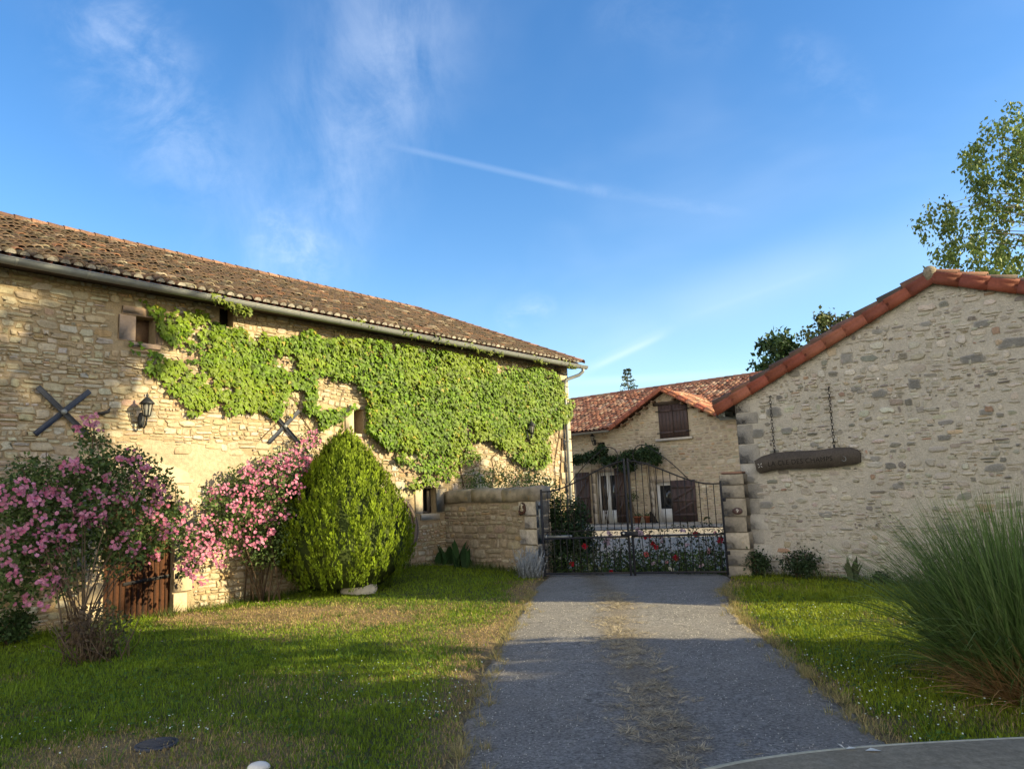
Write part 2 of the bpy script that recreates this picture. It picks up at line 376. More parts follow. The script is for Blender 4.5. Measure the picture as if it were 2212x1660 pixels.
_drypts = [(at_ground(600, 1330)[:2], 1.1, 1.0), (at_ground(820, 1325)[:2], 1.3, .8), (at_ground(480, 1330)[:2], .8, .9), (at_ground(330, 1640)[:2], .8, .75), (at_ground(560, 1650)[:2], .5, .5),
           (at_ground(1040, 1370)[:2], .9, .7), (at_ground(600, 1480)[:2], .7, .35), (at_ground(130, 1640)[:2], .6, .6), (at_ground(980, 1440)[:2], .6, .35)]
def dryness(x, y):
    d = .04+.55*smooth(.56, .82, fbm(x*.9+3, y*.9, 5))
    for (c, r, a) in _drypts: d = d+a*np.exp(-((x-c[0])**2+(y-c[1])**2)/r**2)*(.5+fbm(x*2, y*2, 9))
    el = np.abs(x-drive_l(y)); er = np.abs(x-drive_r(y))
    d = d+.8*np.exp(-(el/.35)**2)+.75*np.exp(-(er/.22)**2)
    d = d*np.where(x > 2.5, .75, 1)
    return np.clip(d, 0, 1)
gx = np.concatenate((np.array([-2500, -600, -150, -60, -30, -18]), np.arange(-12, 14, .12), np.array([14, 16, 20, 30, 60, 150, 600, 2500])))
gy = np.concatenate((np.array([-2500, -600, -150, -40, -12, -4, 0]), np.arange(2, 19, .12), np.arange(19, 34, 1.0), np.array([38, 45, 60, 100, 200, 600, 2500])))
X, Y = np.meshgrid(gx, gy); Zg = hgt(X, Y)+np.where((Y < 19) & (np.abs(X) < 13), .035*(fbm(X*1.1, Y*1.1, 3)-.5), 0)
near = (np.abs(X) < 13) & (Y < 19) & (Y > 1.9)
ind = (X > drive_l(Y)-.1) & (X < drive_r(Y)+.1) & (Y > 0) & (Y < 16.5)
Zg = np.where(ind, hgt(X, Y)-.03, Zg)
dr = dryness(X, Y)[..., None]
gcol = np.array([.040, .055, .014])*(1-dr)+np.array([.24, .17, .085])*dr
nx, ny = len(gx), len(gy); ii = np.arange(nx*ny).reshape(ny, nx)
tag(mesh('ground', np.stack((X, Y, Zg), -1), np.stack((ii[:-1, :-1], ii[:-1, 1:], ii[1:, 1:], ii[1:, :-1]), -1).reshape(-1, 4), MAT['ground'], None, gcol.reshape(-1, 3), True), kind='structure')
ys = np.arange(1.5, 16.4, .06); us = np.linspace(0, 1, 60)
xl = drive_l(ys)+edge_w(ys, 1); xr = drive_r(ys)+edge_w(ys, 2)
DX = xl[:, None]*(1-us)+xr[:, None]*us; DY = np.repeat(ys[:, None], 60, 1)
DZ = hgt(DX, DY)+.012+.03*np.sin(us*math.pi)[None]-.03*(np.abs(us-.25) < .12)[None]*0
_cl = np.array([at_ground(*q)[:2] for q in ((1340, 1315), (1330, 1345), (1350, 1400), (1370, 1450), (1400, 1500), (1420, 1560), (1440, 1610), (1440, 1665))]); _cl = _cl[np.argsort(_cl[:, 1])]
_mid = np.exp(-((DX-np.interp(DY, _cl[:, 1], _cl[:, 0]))/.24)**2)*(.35+.9*fbm(DX*3.5, DY*2.5, 14)); _edg = np.exp(-np.minimum(us, 1-us)[None]*3.0/.16)*(.4+.8*fbm(DX*3, DY*3, 18))
_w = np.clip(_mid*.85+_edg*.6, 0, .85)[..., None]; DCOL = np.array([.265, .255, .238])*(1-_w)+np.array([.235, .19, .13])*_w
DZ[:, 0] -= .05; DZ[:, -1] -= .05
ii = np.arange(DX.size).reshape(DX.shape)
tag(mesh('drive', np.stack((DX, DY, DZ), -1), np.stack((ii[:-1, :-1], ii[:-1, 1:], ii[1:, 1:], ii[1:, :-1]), -1).reshape(-1, 4), MAT['asphalt'], None, DCOL.reshape(-1, 3), True), kind='structure')
# courtyard gravel beyond the gate
cx = np.linspace(-4, 14, 40); cy = np.linspace(15.2, 33, 50); CX, CY = np.meshgrid(cx, cy); ii = np.arange(CX.size).reshape(CX.shape)
Fq = np.stack((ii[:-1, :-1], ii[:-1, 1:], ii[1:, 1:], ii[1:, :-1]), -1).reshape(-1, 4)
gate_line = lambda x: 16.25-.42*(x-.46)
keep = (CY.ravel()[Fq].mean(1) > gate_line(CX.ravel()[Fq].mean(1))+.25)
tag(mesh('courtyard', np.stack((CX, CY, hgt(CX, CY)+.02), -1), Fq[keep], MAT['gravel'], None, None, True), kind='structure')

# ------------------------------------------------------------------ stone walls
def wall_panel(pl, s0, s1, top, bot, holes, col, o=0.0, reveal=.32, step=1.2):
    """mortar face of a wall with rectangular openings and their reveals"""
    mb = MB(); cuts = set(np.arange(s0, s1, step).tolist()+[s0, s1])
    for (a, b, c, d) in holes: cuts.add(a); cuts.add(c)
    cuts = sorted(cuts)
    for a, b in zip(cuts[:-1], cuts[1:]):
        if b-a < 1e-6: continue
        iv = sorted((h[1], h[3]) for h in holes if h[0] < (a+b)/2 < h[2]); lo = bot; pieces = []
        for (x, y) in iv:
            if x > lo: pieces.append((lo, lo, x, x))
            lo = y
        pieces.append((lo, lo, top(a), top(b)))
        for (p, q, t, u) in pieces: mb.add(pl.P([a, b, b, a], [p, q, u, t], o), np.array([[0, 1, 2, 3]]), col)
    for (a, b, c, d) in holes:
        r = -reveal
        for q in (((a, b, o), (c, b, o), (c, b, r), (a, b, r)), ((a, d, r), (c, d, r), (c, d, o), (a, d, o)), ((a, b, r), (a, d, r), (a, d, o), (a, b, o)), ((c, b, o), (c, d, o), (c, d, r), (c, b, r))):
            q = np.array(q); mb.add(pl.P(q[:, 0], q[:, 1], q[:, 2]), np.array([[0, 1, 2, 3]]), col)
    return mb
def stone_skin(mb, pl, s0, s1, bot, top, tmax, holes, rng, course, asp, joint, prot, palette, ring=None, shrink=(1, 1), skip=0., npt=12, split=.18, o0=-.012, power=.42, inset=.018, skipfn=None, warp=.035, maxw=.6, jit=.07):
    cx = []; cy = []; hw = []; hh = []; h = bot
    while h < tmax:
        ch = rng.uniform(*course) if rng.rand() > .12 else rng.uniform(course[1], course[1]*1.5); s = s0-rng.rand()*.3
        while s < s1+.05:
            w = min(maxw, ch*rng.uniform(*asp)); p = rng.rand()
            if p < split and ch > course[0]*1.25:
                k = rng.uniform(.4, .6); cx += [s+w/2]*2; cy += [h+ch*k/2, h+ch*(k+1)/2]; hw += [w/2]*2; hh += [ch*k/2, ch*(1-k)/2]
            elif p < split+.08 and w > .16:
                k = rng.uniform(.35, .65)
                cx += [s+w*k/2, s+w*(k+1)/2]; cy += [h+ch/2]*2; hw += [w*k/2, w*(1-k)/2]; hh += [ch/2]*2
            else: cx.append(s+w/2); cy.append(h+ch/2+rng.normal()*.006); hw.append(w/2); hh.append(ch/2*rng.uniform(.93, 1.06))
            s += w
        h += ch
    cx, cy, hw, hh = (np.array(v) for v in (cx, cy, hw, hh))
    cx2 = cx+warp*np.sin(cy*3.1+1)*1.0+warp*.5*np.sin(cx*2.3+cy*5); cy2 = cy+warp*1.3*np.sin(cx*1.1+.5*np.sin(cy*2))+warp*.5*np.sin(cx*3.7+cy)
    cx, cy = cx2, cy2
    keep = (cy+hh*.6 < np.array([top(v) for v in cx])) & (cx > s0) & (cx < s1) & (rng.rand(len(cx)) >= skip) & (hw > .02)
    for (a, b, c, d) in holes: keep &= ~((cx+hw*.8 > a) & (cx-hw*.8 < c) & (cy+hh*.8 > b) & (cy-hh*.8 < d))
    if skipfn is not None: keep &= ~skipfn(cx, cy, rng)
    cx, cy, hw, hh = cx[keep], cy[keep], hw[keep], hh[keep]; n = len(cx)
    f = rng.uniform(*shrink, size=n); hw = np.maximum(.012, hw*f-joint/2); hh = np.maximum(.01, hh*(f*.5+.5)-joint/2)
    t = (np.arange(npt)+.5)*2*math.pi/npt; ct, st = np.cos(t), np.sin(t)
    pw = power*rng.uniform(.7, 1.5, size=(n, 1)); ux = np.sign(ct)*np.abs(ct)**pw; uy = np.sign(st)*np.abs(st)**pw
    j = 1+rng.normal(size=(n, npt))*jit; ux = ux*j; uy = uy*(1+rng.normal(size=(n, npt))*jit)
    skew = rng.normal(size=(n, 1))*.10; ux = ux+skew*uy; uy = uy+rng.normal(size=(n, 1))*.05*ux
    pr = rng.uniform(*prot, size=n); tx, ty = rng.normal(size=(2, n, 1))*.25
    V = []; C = []
    base = palette(n, rng); rc = base*.82 if ring is None else np.broadcast_to(np.asarray(ring), (n, 3))
    ins = np.minimum(inset, np.minimum(hw, hh)*.45)
    rings = ((0, o0), (ins*.25, .62), (ins, 1.0), (ins*2.4, 1.08))
    for k, (sh, oo) in enumerate(rings):
        sx = (hw-sh)[:, None] if not np.isscalar(sh) else (hw-sh)[:, None]; sy = (hh-sh)[:, None]
        sx = np.maximum(sx, hw[:, None]*.2); sy = np.maximum(sy, hh[:, None]*.2)
        o = np.full((n, npt), o0) if k == 0 else pr[:, None]*oo*(1+tx*ux+ty*uy)+rng.normal(size=(n, npt))*.0022
        V.append(pl.P(cx[:, None]+sx*ux, cy[:, None]+sy*uy, o)); C.append(np.repeat(((rc if k < (2 if ring is not None else 1) else base)*(1+rng.normal(size=(n, 1))*.03))[:, None], npt, 1))
    V.append(pl.P(cx, cy, pr*1.1)[:, None]); C.append(base[:, None])
    V = np.concatenate(V, 1); C = np.concatenate(C, 1); m = V.shape[1]; off = (np.arange(n)*m)[:, None, None]
    k = np.arange(npt); kn = (k+1) % npt; q = np.concatenate([np.stack((r*npt+k, r*npt+kn, (r+1)*npt+kn, (r+1)*npt+k), -1) for r in range(3)])
    tr = np.stack((3*npt+k, 3*npt+kn, np.full(npt, 4*npt)), -1)
    mb.add(V.reshape(-1, 3), [(q[None]+off).reshape(-1, 4), (tr[None]+off).reshape(-1, 3)], np.clip(C.reshape(-1, 3), .01, 1))
def pal(*cols, var=.1):
    w = np.array([c[0] for c in cols], float); w /= w.sum(); cc = np.array([c[1] for c in cols])
    return lambda n, r: np.clip(cc[r.choice(len(cc), n, p=w)]*(1+r.normal(size=(n, 1))*var)*(1+r.normal(size=(n, 3))*.03), .02, 1)
def block(pl, a, b, c, d, o, mb, col, depth=.12, bev=.012, rng=RNG):
    """a dressed stone block set in a wall, its face standing out by o"""
    mb.box(pl.P((a+c)/2, (b+d)/2, o-depth/2), pl.d*(c-a)/2, pl.n*depth/2, np.array([0, 0, (d-b)/2]), np.asarray(col)*(1+rng.normal()*.06), bev)
def tiles(mb, O, du, dv, nn, ncol, nrow, pitch, expo, r, palette, rng, keep=None, jit=.012, seg=6, lift=.03):
    """rows of half-round clay tiles on a slope"""
    I, J = np.meshgrid(np.arange(ncol), np.arange(nrow)); I = I.ravel(); J = J.ravel()
    if keep is not None:
        k = keep((I+.5)*pitch, (J+.5)*expo); I, J = I[k], J[k]
    n = len(I); c = O+((I+.5)*pitch+rng.normal(size=n)*jit)[:, None]*du+(J*expo+rng.normal(size=n)*jit*1.5)[:, None]*dv
    a = np.linspace(0, math.pi, seg+1); L = expo*1.22; col = palette(n, rng); V = []
    yaw = rng.normal(size=n)*.03; roll = rng.normal(size=n)*.008
    d2 = dv[None]+yaw[:, None]*du[None]
    for (t, rr, up) in ((0, r*.78, lift-.004), (0, r, lift), (L, r*.82, .004)):
        R = rr*(1+rng.normal(size=n)*.04)
        V.append(c[:, None]+(t*d2)[:, None]+(R[:, None, None]*np.cos(a)[None, :, None])*du+((R[:, None]*np.sin(a)[None]*.85+up+roll[:, None]))[..., None]*nn)
    V = np.concatenate(V, 1); m = seg+1; k = np.arange(seg)
    q = np.concatenate([np.stack((b*m+k, b*m+k+1, (b+1)*m+k+1, (b+1)*m+k), -1) for b in range(2)])
    mb.add(V.reshape(-1, 3), (q[None]+(np.arange(n)*3*m)[:, None, None]).reshape(-1, 4), np.repeat(col, 3*m, 0))
def rake(mb, pl, a, b, o, seg, apron, r, palette, rng, back=.16):
    """verge tiles along a gable edge: an apron in front and a roll on top, in overlapping lengths"""
    a = np.array(a, float); b = np.array(b, float); Ln = np.linalg.norm(b-a); t = (b-a)/Ln; p = np.array([-t[1], t[0]]); p = p if p[1] > 0 else -p
    k = max(1, int(round(Ln/seg))); th = np.linspace(-.15*math.pi, 1.0*math.pi, 9)
    for i in range(k):
        x0, x1 = i*Ln/k-.015, (i+1)*Ln/k+.03; c = palette(1, rng)[0]; V = []
        for (x, sc, lf) in ((x0, 1.0, .012), (x1, .90, -.006)):
            prof = [(o+.008, -apron*sc), (o+.02, -apron*.5), (o+.006, -.03)]+[(o-r+r*sc*math.cos(q)+.012, r*sc*math.sin(q)+lf) for q in th]+[(o-2*r-back*.3, -.03), (o-.03, -.04), (o-.014, -apron*sc)]
            for (oo, pp) in prof:
                s = a+t*x+p*pp; V.append(pl.P(s[0], s[1], oo))
        m = len(V)//2; F = [[j, (j+1) % m, m+(j+1) % m, m+j] for j in range(m)]
        mb.add(np.array(V), [np.array(F), list(range(m))[::-1], list(range(m, 2*m))], c*(1+rng.normal()*.05))

# ------------------------------------------------------------------ the long barn on the left
R1 = np.random.RandomState(21)
barn = thing('stone_barn', 'long old barn of warm rubble stone with a brown tiled roof, half covered in creeper', 'barn', BARN.P(3, 0))
B_END = BARN.hit(1229, 900)[0]; B_S0 = -8.0; WALL_H = 5.60
win_sq = BARN.rect(293, 685, 335, 741); win_slot = BARN.rect(474, 662, 504, 705); win_mid = BARN.rect(764, 884, 785, 936); win_low = BARN.rect(913, 1054, 941, 1108)
door_r = BARN.rect(226, 1047, 374, 1330); door_r = (door_r[0], -.1, door_r[2], door_r[3])
holes = [win_sq, win_slot, win_mid, win_low, door_r]
mortar = (.33, .255, .155)
wb = wall_panel(BARN, B_S0, B_END, lambda s: WALL_H, -.4, holes, mortar)
bp = pal((6, (.415, .348, .232)), (4, (.455, .392, .278)), (2, (.375, .305, .195)), (1.8, (.46, .415, .335)), (.5, (.385, .27, .145)), (.3, (.36, .33, .29)), (.5, (.42, .29, .20)), var=.07)
door_c = ((door_r[0]+door_r[2])/2, door_r[3])
def bare(cx, cy, r):     # the rendered patch above the door, jambs and window surrounds
    d = ((cx-door_c[0]-.55)/1.5)**2+((cy-door_c[1]-.28)/.42)**2
    k = d < 1+.3*r.normal(size=len(cx))
    k |= (cx > door_r[0]-.40) & (cx < door_r[2]+.36) & (cy < door_r[3]+.05)
    k |= (cx > win_sq[0]-.46) & (cx < win_sq[2]+.20) & (cy > win_sq[1]-.16) & (cy < win_sq[3]+.2)
    k |= (cx > win_low[0]-.42) & (cx < win_low[2]+.5) & (cy > win_low[1]-.24) & (cy < win_low[3]+.22)
    k |= (cx > win_mid[0]-.3) & (cx < win_mid[0]) & (cy > win_mid[1]-.1) & (cy < win_mid[3]+.1)
    k |= (cx > B_END-.62)
    return k
stone_skin(wb, BARN, B_S0, B_END, -.3, lambda s: WALL_H, WALL_H, holes, R1, (.055, .15), (.75, 2.5), .010, (.003, .022), bp, skipfn=bare, maxw=.42, power=.36, jit=.14, warp=.065, split=.30, ring=(.30, .23, .135))
t_ = np.arange(40)*2*math.pi/40; rr_ = 1+.10*np.sin(3*t_)+.07*np.sin(7*t_+1)+R1.normal(size=40)*.03
wb.add(BARN.P(door_c[0]+.55+1.55*rr_*np.cos(t_), door_c[1]+.28+.50*rr_*np.sin(t_), .010), [list(range(40))], (.40, .32, .215))
# quoins at the far corner and the back and end walls
h = -.2; k = 0
while h < WALL_H-.1:
    bh = R1.uniform(.26, .36); w = .58 if k % 2 else .40
    block(BARN, B_END-w, h, B_END+.02, min(h+bh-.012, WALL_H-.03), .03, wb, (.47, .39, .27), bev=.012, rng=R1); h += bh; k += 1
DEP = 12.0; RIDGE_S = 11.45; EAVE_O = .36
e0 = [BARN.hit(x, y, EAVE_O)[1] for x, y in ((150, 570), (400, 622), (700, 683), (1000, 742))]
EAVE_H = float(np.mean(e0)); RIDGE_H = float(np.mean([BARN.hit(0, 472, -DEP/2)[1], BARN.hit(500, 580, -DEP/2)[1]]))
wb.add(BARN.P([B_END, B_END, B_END, B_END, B_END], [-.4, -.4, WALL_H, RIDGE_H-.1, WALL_H], [0, -DEP, -DEP, -DEP/2, 0]), [[0, 1, 2, 3, 4]], mortar)
wb.add(BARN.P([B_S0, B_END, B_END, B_S0], [-.4, -.4, WALL_H, WALL_H], -DEP), np.array([[3, 2, 1, 0]]), mortar)
wb.add(BARN.P([B_S0]*5, [-.4, -.4, WALL_H, RIDGE_H-.1, WALL_H], [0, -DEP, -DEP, -DEP/2, 0]), [[4, 3, 2, 1, 0]], mortar)
wb.make('wall', MAT['barn_stone'], barn)
# roof
slope = nrm(-BARN.n*(EAVE_O+DEP/2)+np.array([0, 0, RIDGE_H-EAVE_H])); rn = np.cross(BARN.d, slope); rn = rn if rn[2] > 0 else -rn
SL = math.hypot(EAVE_O+DEP/2, RIDGE_H-EAVE_H); RO = BARN.P(B_S0, EAVE_H, EAVE_O); E_END = B_END+.35
rf = MB(); pitch = .185; ncol = int((E_END-B_S0)/pitch); expo = .26; nrow = int(SL/expo)
endlim = lambda u, v: u+B_S0 < E_END-(E_END-RIDGE_S)*v/SL
tp = pal((5, (.080, .055, .037)), (3, (.100, .064, .040)), (2, (.062, .050, .035)), (.5, (.17, .088, .050)), (.6, (.18, .145, .10)), (.15, (.28, .235, .165)), var=.15)
def tile_pal(n, r):
    return tp(n, r)
tiles(rf, RO+rn*.02, BARN.d, slope, rn, ncol, nrow, pitch, expo, .083, tile_pal, R1, endlim, jit=.010)
# concave row seen at the eave
for i in range(ncol-1):
    c = RO+BARN.d*(i+1)*pitch+rn*.03; a = np.linspace(0, math.pi, 7); col = np.array([.24, .11, .075])*(1+R1.normal()*.2)
    V = np.concatenate([c+slope*(t-.03)+np.outer(np.cos(a)*rr, BARN.d)-np.outer(np.sin(a)*rr*.8, rn) for t, rr in ((0, .098), (.5, .088))])
    rf.add(V, np.array([[j, j+1, 8+j, 7+j] for j in range(6)]), np.clip(col, .02, 1))
# pale mortar plugs closing the tile ends along the eave
for i in range(ncol):
    c = RO+BARN.d*((i+.5)*pitch)+rn*.045-slope*.004; a = np.linspace(0, math.pi, 9); g = R1.uniform(.20, .46); r_ = .077*R1.uniform(.85, 1.0)
    V = np.concatenate(([c], c+np.outer(np.cos(a)*r_, BARN.d)+np.outer(np.sin(a)*r_*.85, rn)-slope*.005*np.sin(a)[:, None])); rf.add(V, np.array([[0, j+1, j+2] for j in range(8)]), (g, g*.93, g*.80))
# ridge row of tiles and verge row
nr = int((RIDGE_S-B_S0)/.34); RT = RO+slope*SL
for i in range(nr):
    c = RT+BARN.d*(i*.34)+rn*.03; a = np.linspace(-.2, math.pi+.2, 8); up = np.array([0, 0, 1.]); col = np.array([.19, .105, .066])*(1+R1.normal()*.25)
    V = np.concatenate([c+BARN.d*t+np.outer(np.cos(a)*rr, -BARN.n)+np.outer(np.sin(a)*rr*.8, up) for t, rr in ((0, .15), (.40, .125))])
    rf.add(V, np.array([[j, j+1, 9+j, 8+j] for j in range(7)]), np.clip(col, .02, 1))
nv = int(SL/.32)
for i in range(nv):
    f0 = i/nv; c = BARN.P(E_END-(E_END-RIDGE_S)*f0, EAVE_H, EAVE_O)+slope*SL*f0+rn*.05; a = np.linspace(0, math.pi, 7); col = np.array([.27, .14, .085])*(1+R1.normal()*.25)
    V = np.concatenate([c+slope*t-BARN.d*(.05*t)+np.outer(np.cos(a)*rr, BARN.d)+np.outer(np.sin(a)*rr, rn) for t, rr in ((0, .11), (.40, .09))])
    rf.add(V, np.array([[j, j+1, 8+j, 7+j] for j in range(6)]), np.clip(col, .02, 1))
roof_o = rf.make('roof', MAT['old_tile'], barn)
ub = MB(); und = np.array([.06, .045, .035])
e1 = BARN.P(E_END-.03, EAVE_H, EAVE_O-.02); r1 = BARN.P(RIDGE_S-.03, RIDGE_H, -DEP/2); r0 = BARN.P(B_S0, RIDGE_H, -DEP/2); e0p = BARN.P(B_S0, EAVE_H, EAVE_O-.02)
b0 = BARN.P(B_S0, EAVE_H, -DEP-EAVE_O); b1 = BARN.P(E_END-.03, EAVE_H, -DEP-EAVE_O)
ub.add([e0p, e1, r1, r0, b0, b1], [[0, 1, 2, 3], [3, 2, 5, 4]], und)
ub.box(BARN.P((B_S0+E_END)/2, EAVE_H-.07, EAVE_O/2-.02), BARN.d*(E_END-B_S0)/2*.995, BARN.n*(EAVE_O/2-.02), np.array([0, 0, .03]), und)
ub.make('roof_deck', MAT['underlay'], barn)
# gutter, downpipe
gb = MB(); gc_o, gc_h, gr = EAVE_O+.09, EAVE_H-.075, .085
a = np.linspace(math.pi, 2*math.pi, 11)
def gut_ring(s, r0): return BARN.P(np.full(11, s), gc_h+r0*np.sin(a), gc_o+r0*np.cos(a))
for s_a, s_b in ((B_S0, E_END+.05),):
    V = np.concatenate([gut_ring(s_a, gr), gut_ring(s_b, gr), gut_ring(s_b, gr-.006), gut_ring(s_a, gr-.006)])
    gb.add(V, [np.array([[i, i+1, 12+i, 11+i] for i in range(10)]+[[22+i, 23+i, 34+i, 33+i] for i in range(10)]), list(range(11, 22)), list(range(0, 11))[::-1]])
gb.tube([BARN.P(B_S0, gc_h+.004, gc_o+gr), BARN.P(E_END+.05, gc_h+.004, gc_o+gr)], .011, 6)
gb.make('gutter', MAT['zinc'], barn, True)
sx = B_S0+.4
while sx < E_END-.2:
    rb = MB()
    V = np.concatenate([gut_ring(sx, gr+.004), gut_ring(sx+.035, gr+.004)]); rb.add(V, np.array([[i, i+1, 12+i, 11+i] for i in range(10)]))
    rb.tube([BARN.P(sx+.017, gc_h+.006, gc_o+gr), BARN.P(sx+.017, gc_h+.02, gc_o-gr)], .007, 5)
    rb.make('gutter_bracket', MAT['zinc'], barn); sx += .98
pb = MB(); sp = BARN.hit(1227, 960, .12)[0]
pts = [BARN.P(E_END-.12, gc_h-.06, gc_o), BARN.P(E_END-.13, gc_h-.16, gc_o), BARN.P(E_END-.2, gc_h-.26, gc_o-.1), BARN.P(sp+.02, gc_h-.42, .16), BARN.P(sp, gc_h-.56, .11), BARN.P(sp, gc_h-.8, .11), BARN.P(sp, 2.4, .11), BARN.P(sp, .1, .11)]
pb.tube(pts, .05, 10)
for hh_ in (gc_h-.62, 3.2, 1.6): pb.tube([BARN.P(sp, hh_, .11), BARN.P(sp, hh_+.05, .11)], .057, 10)
pb.make('downpipe', MAT['zinc'], barn, True)
# openings: dressed surrounds, dark backs, sashes
def dark_back(name, rect, depth, parent, m='dark'):
    mb = MB(); a, b, c, d = rect; mb.box(BARN.P((a+c)/2, (b+d)/2, -depth), BARN.d*((c-a)/2+.03), BARN.n*.02, np.array([0, 0, (d-b)/2+.03])); return mb.make(name, MAT[m], parent)
def surround(rect, left, right, topb, sill, colr, parent=barn):
    mb = MB(); a, b, c, d = rect; n = max(1, int(round((d-b)/.42)))
    for i in range(n):
        y0 = b+(d-b)*i/n; y1 = b+(d-b)*(i+1)/n-.008
        if left: block(BARN, a-left*R1.uniform(.85, 1.1), y0, a-.002, y1, .022, mb, colr, rng=R1)
        if right: block(BARN, c+.002, y0, c+right*R1.uniform(.85, 1.15), y1, .020, mb, colr, rng=R1)
    if topb: block(BARN, a-(left or .1)*.7, d+.004, c+(right or .1)*.7, d+topb, .026, mb, colr, rng=R1)
    if sill: block(BARN, a-.10, b-sill, c+.10, b-.004, .035, mb, colr, rng=R1)
    return mb.make('window_surround', MAT['dressed'], parent)
for rect, l, r_, t, s_, dp, cl in ((win_sq, .34, .14, .15, .10, .30, (.44, .315, .22)), (win_slot, 0, 0, 0, 0, .22, None), (win_mid, .24, 0, .10, .08, .3, (.50, .41, .28)), (win_low, .30, .36, .18, .16, .26, (.42, .355, .25))):
    w = dark_back('window', rect, dp, barn)
    if cl: surround(rect, l, r_, t, s_, cl)
# bars and board in the square window, shutter leaf in the low one
mb = MB(); a, b, c, d = win_sq; mb.box(BARN.P(a+(c-a)*.5, (b+d)/2, -.24), BARN.d*(c-a)*.48, BARN.n*.015, np.array([0, 0, (d-b)*.48]), (.16, .10, .06)); mb.make('window_board', MAT['wood_door'], barn)
mb = MB(); a, b, c, d = win_low; mb.box(BARN.P(c-(c-a)*.18, (b+d)/2, -.16), BARN.d*(c-a)*.14, BARN.n*.015, np.array([0, 0, (d-b)*.48]), (.10, .08, .06)); mb.box(BARN.P((a+c)/2, b+.03, -.16), BARN.d*(c-a)*.46, BARN.n*.02, np.array([0, 0, .02]), (.10, .08, .06)); mb.make('window_shutter', MAT['wood_door'], barn)
# door with its stone jambs, lintel and iron straps
a, b, c, d = door_r; mb = MB(); npl = 12
for i in range(npl):
    x0 = a+(c-a)*i/npl; x1 = a+(c-a)*(i+1)/npl; cc = np.array([.065, .024, .009])*(1+R1.normal()*.12)
    mb.box(BARN.P((x0+x1)/2, (b+d)/2-.02, -.10), BARN.d*((x1-x0)/2-.004), BARN.n*.022, np.array([0, 0, (d-b)/2-.03]), cc, .002)
mb.box(BARN.P((a+c)/2, (b+d)/2, -.135), BARN.d*(c-a)/2, BARN.n*.01, np.array([0, 0, (d-b)/2]), (.04, .02, .01))
door = mb.make('door', MAT['wood_door'], barn)
for hh_ in (.58, 1.62):
    sb = MB(); sb.box(BARN.P(c-.34, hh_+.02, -.07), BARN.d*.44+np.array([0, 0, .035]), BARN.n*.007, np.array([0, 0, .028]), bev=.004)
    sb.box(BARN.P(c+.06, hh_+.03, -.02), BARN.d*.03, BARN.n*.055, np.array([0, 0, .045]), bev=.004)
    for q in range(4): sb.box(BARN.P(c-.12-.17*q, hh_+.037-.0135*q, -.06), BARN.d*.010, BARN.n*.010, np.array([0, 0, .010]))
    sb.make('strap_hinge', MAT['iron'], door)
mb = MB(); y = -.15; k = 0
while y < d:
    bh = min(R1.uniform(.36, .55), d-y)
    for (x0, x1) in ((a-(.30 if k % 2 else .42), a-.003), (c+.003, c+(.34 if k % 2 else .26))): block(BARN, x0, y, x1, y+bh-.010, .022, mb, (.46, .37, .245), rng=R1)
    y += bh; k += 1
ar = np.linspace(0, math.pi, 9)   # a low arched lintel stone
xs = (a+c)/2+np.cos(ar)*((c-a)/2+.30); zs = d+.015+.06+np.sin(ar)*.30; zs[0] = zs[-1] = d+.02
V = np.concatenate([BARN.P(xs, zs, .026), BARN.P(xs, zs, -.1)]); mb.add(V, [list(range(9))[::-1], np.array([[i, i+1, 10+i, 9+i] for i in range(8)])], (.46, .37, .25))
mb.make('door_surround', MAT['dressed'], barn)
# ------------------------------------------------------------------ the pale building with the gable, right
R2 = np.random.RandomState(5)
gable = thing('gabled_outbuilding', 'pale pointed-stone outbuilding with red verge tiles whose gable wall fills the right side', 'outbuilding', GAB.P(3.6, 0))
AP_S, AP_H = GAB.hit(2010, 612); G_R = 8.4; EL_H = GAB.hit(1597, 868)[1]; sl_l = (AP_H-EL_H)/AP_S; rt = GAB.hit(2212, 634); sl_r = (AP_H-rt[1])/(rt[0]-AP_S)
gtop = lambda s: AP_H-(AP_S-s)*sl_l if s < AP_S else AP_H-(s-AP_S)*sl_r
G_LEN = 9.5; gm = (.49, .452, .388)
cuts = sorted(set(np.linspace(0, G_R, 15).tolist()+[AP_S])); wb = MB()
for a, b in zip(cuts[:-1], cuts[1:]): wb.add(GAB.P([a, b, b, a], [-.4, -.4, gtop(b), gtop(a)], 0), np.array([[0, 1, 2, 3]]), gm)
gp = pal((5, (.475, .435, .365)), (4, (.53, .49, .415)), (2.6, (.39, .355, .295)), (1.6, (.25, .235, .21)), (.6, (.46, .38, .27)), (.2, (.40, .28, .20)), (1.0, (.60, .56, .485)), var=.09)
stone_skin(wb, GAB, .02, G_R-.05, -.3, lambda s: gtop(s)+.03, AP_H, [], R2, (.045, .115), (.8, 3.4),   .004, (.004, .028), gp, ring=gm, shrink=(.45, 1.0), skip=.24, npt=11, split=.3, o0=-.002, power=.55, inset=.012, warp=.07, maxw=.30, jit=.14, skipfn=lambda cx, cy, r: (cx < .40) & (cy < EL_H))
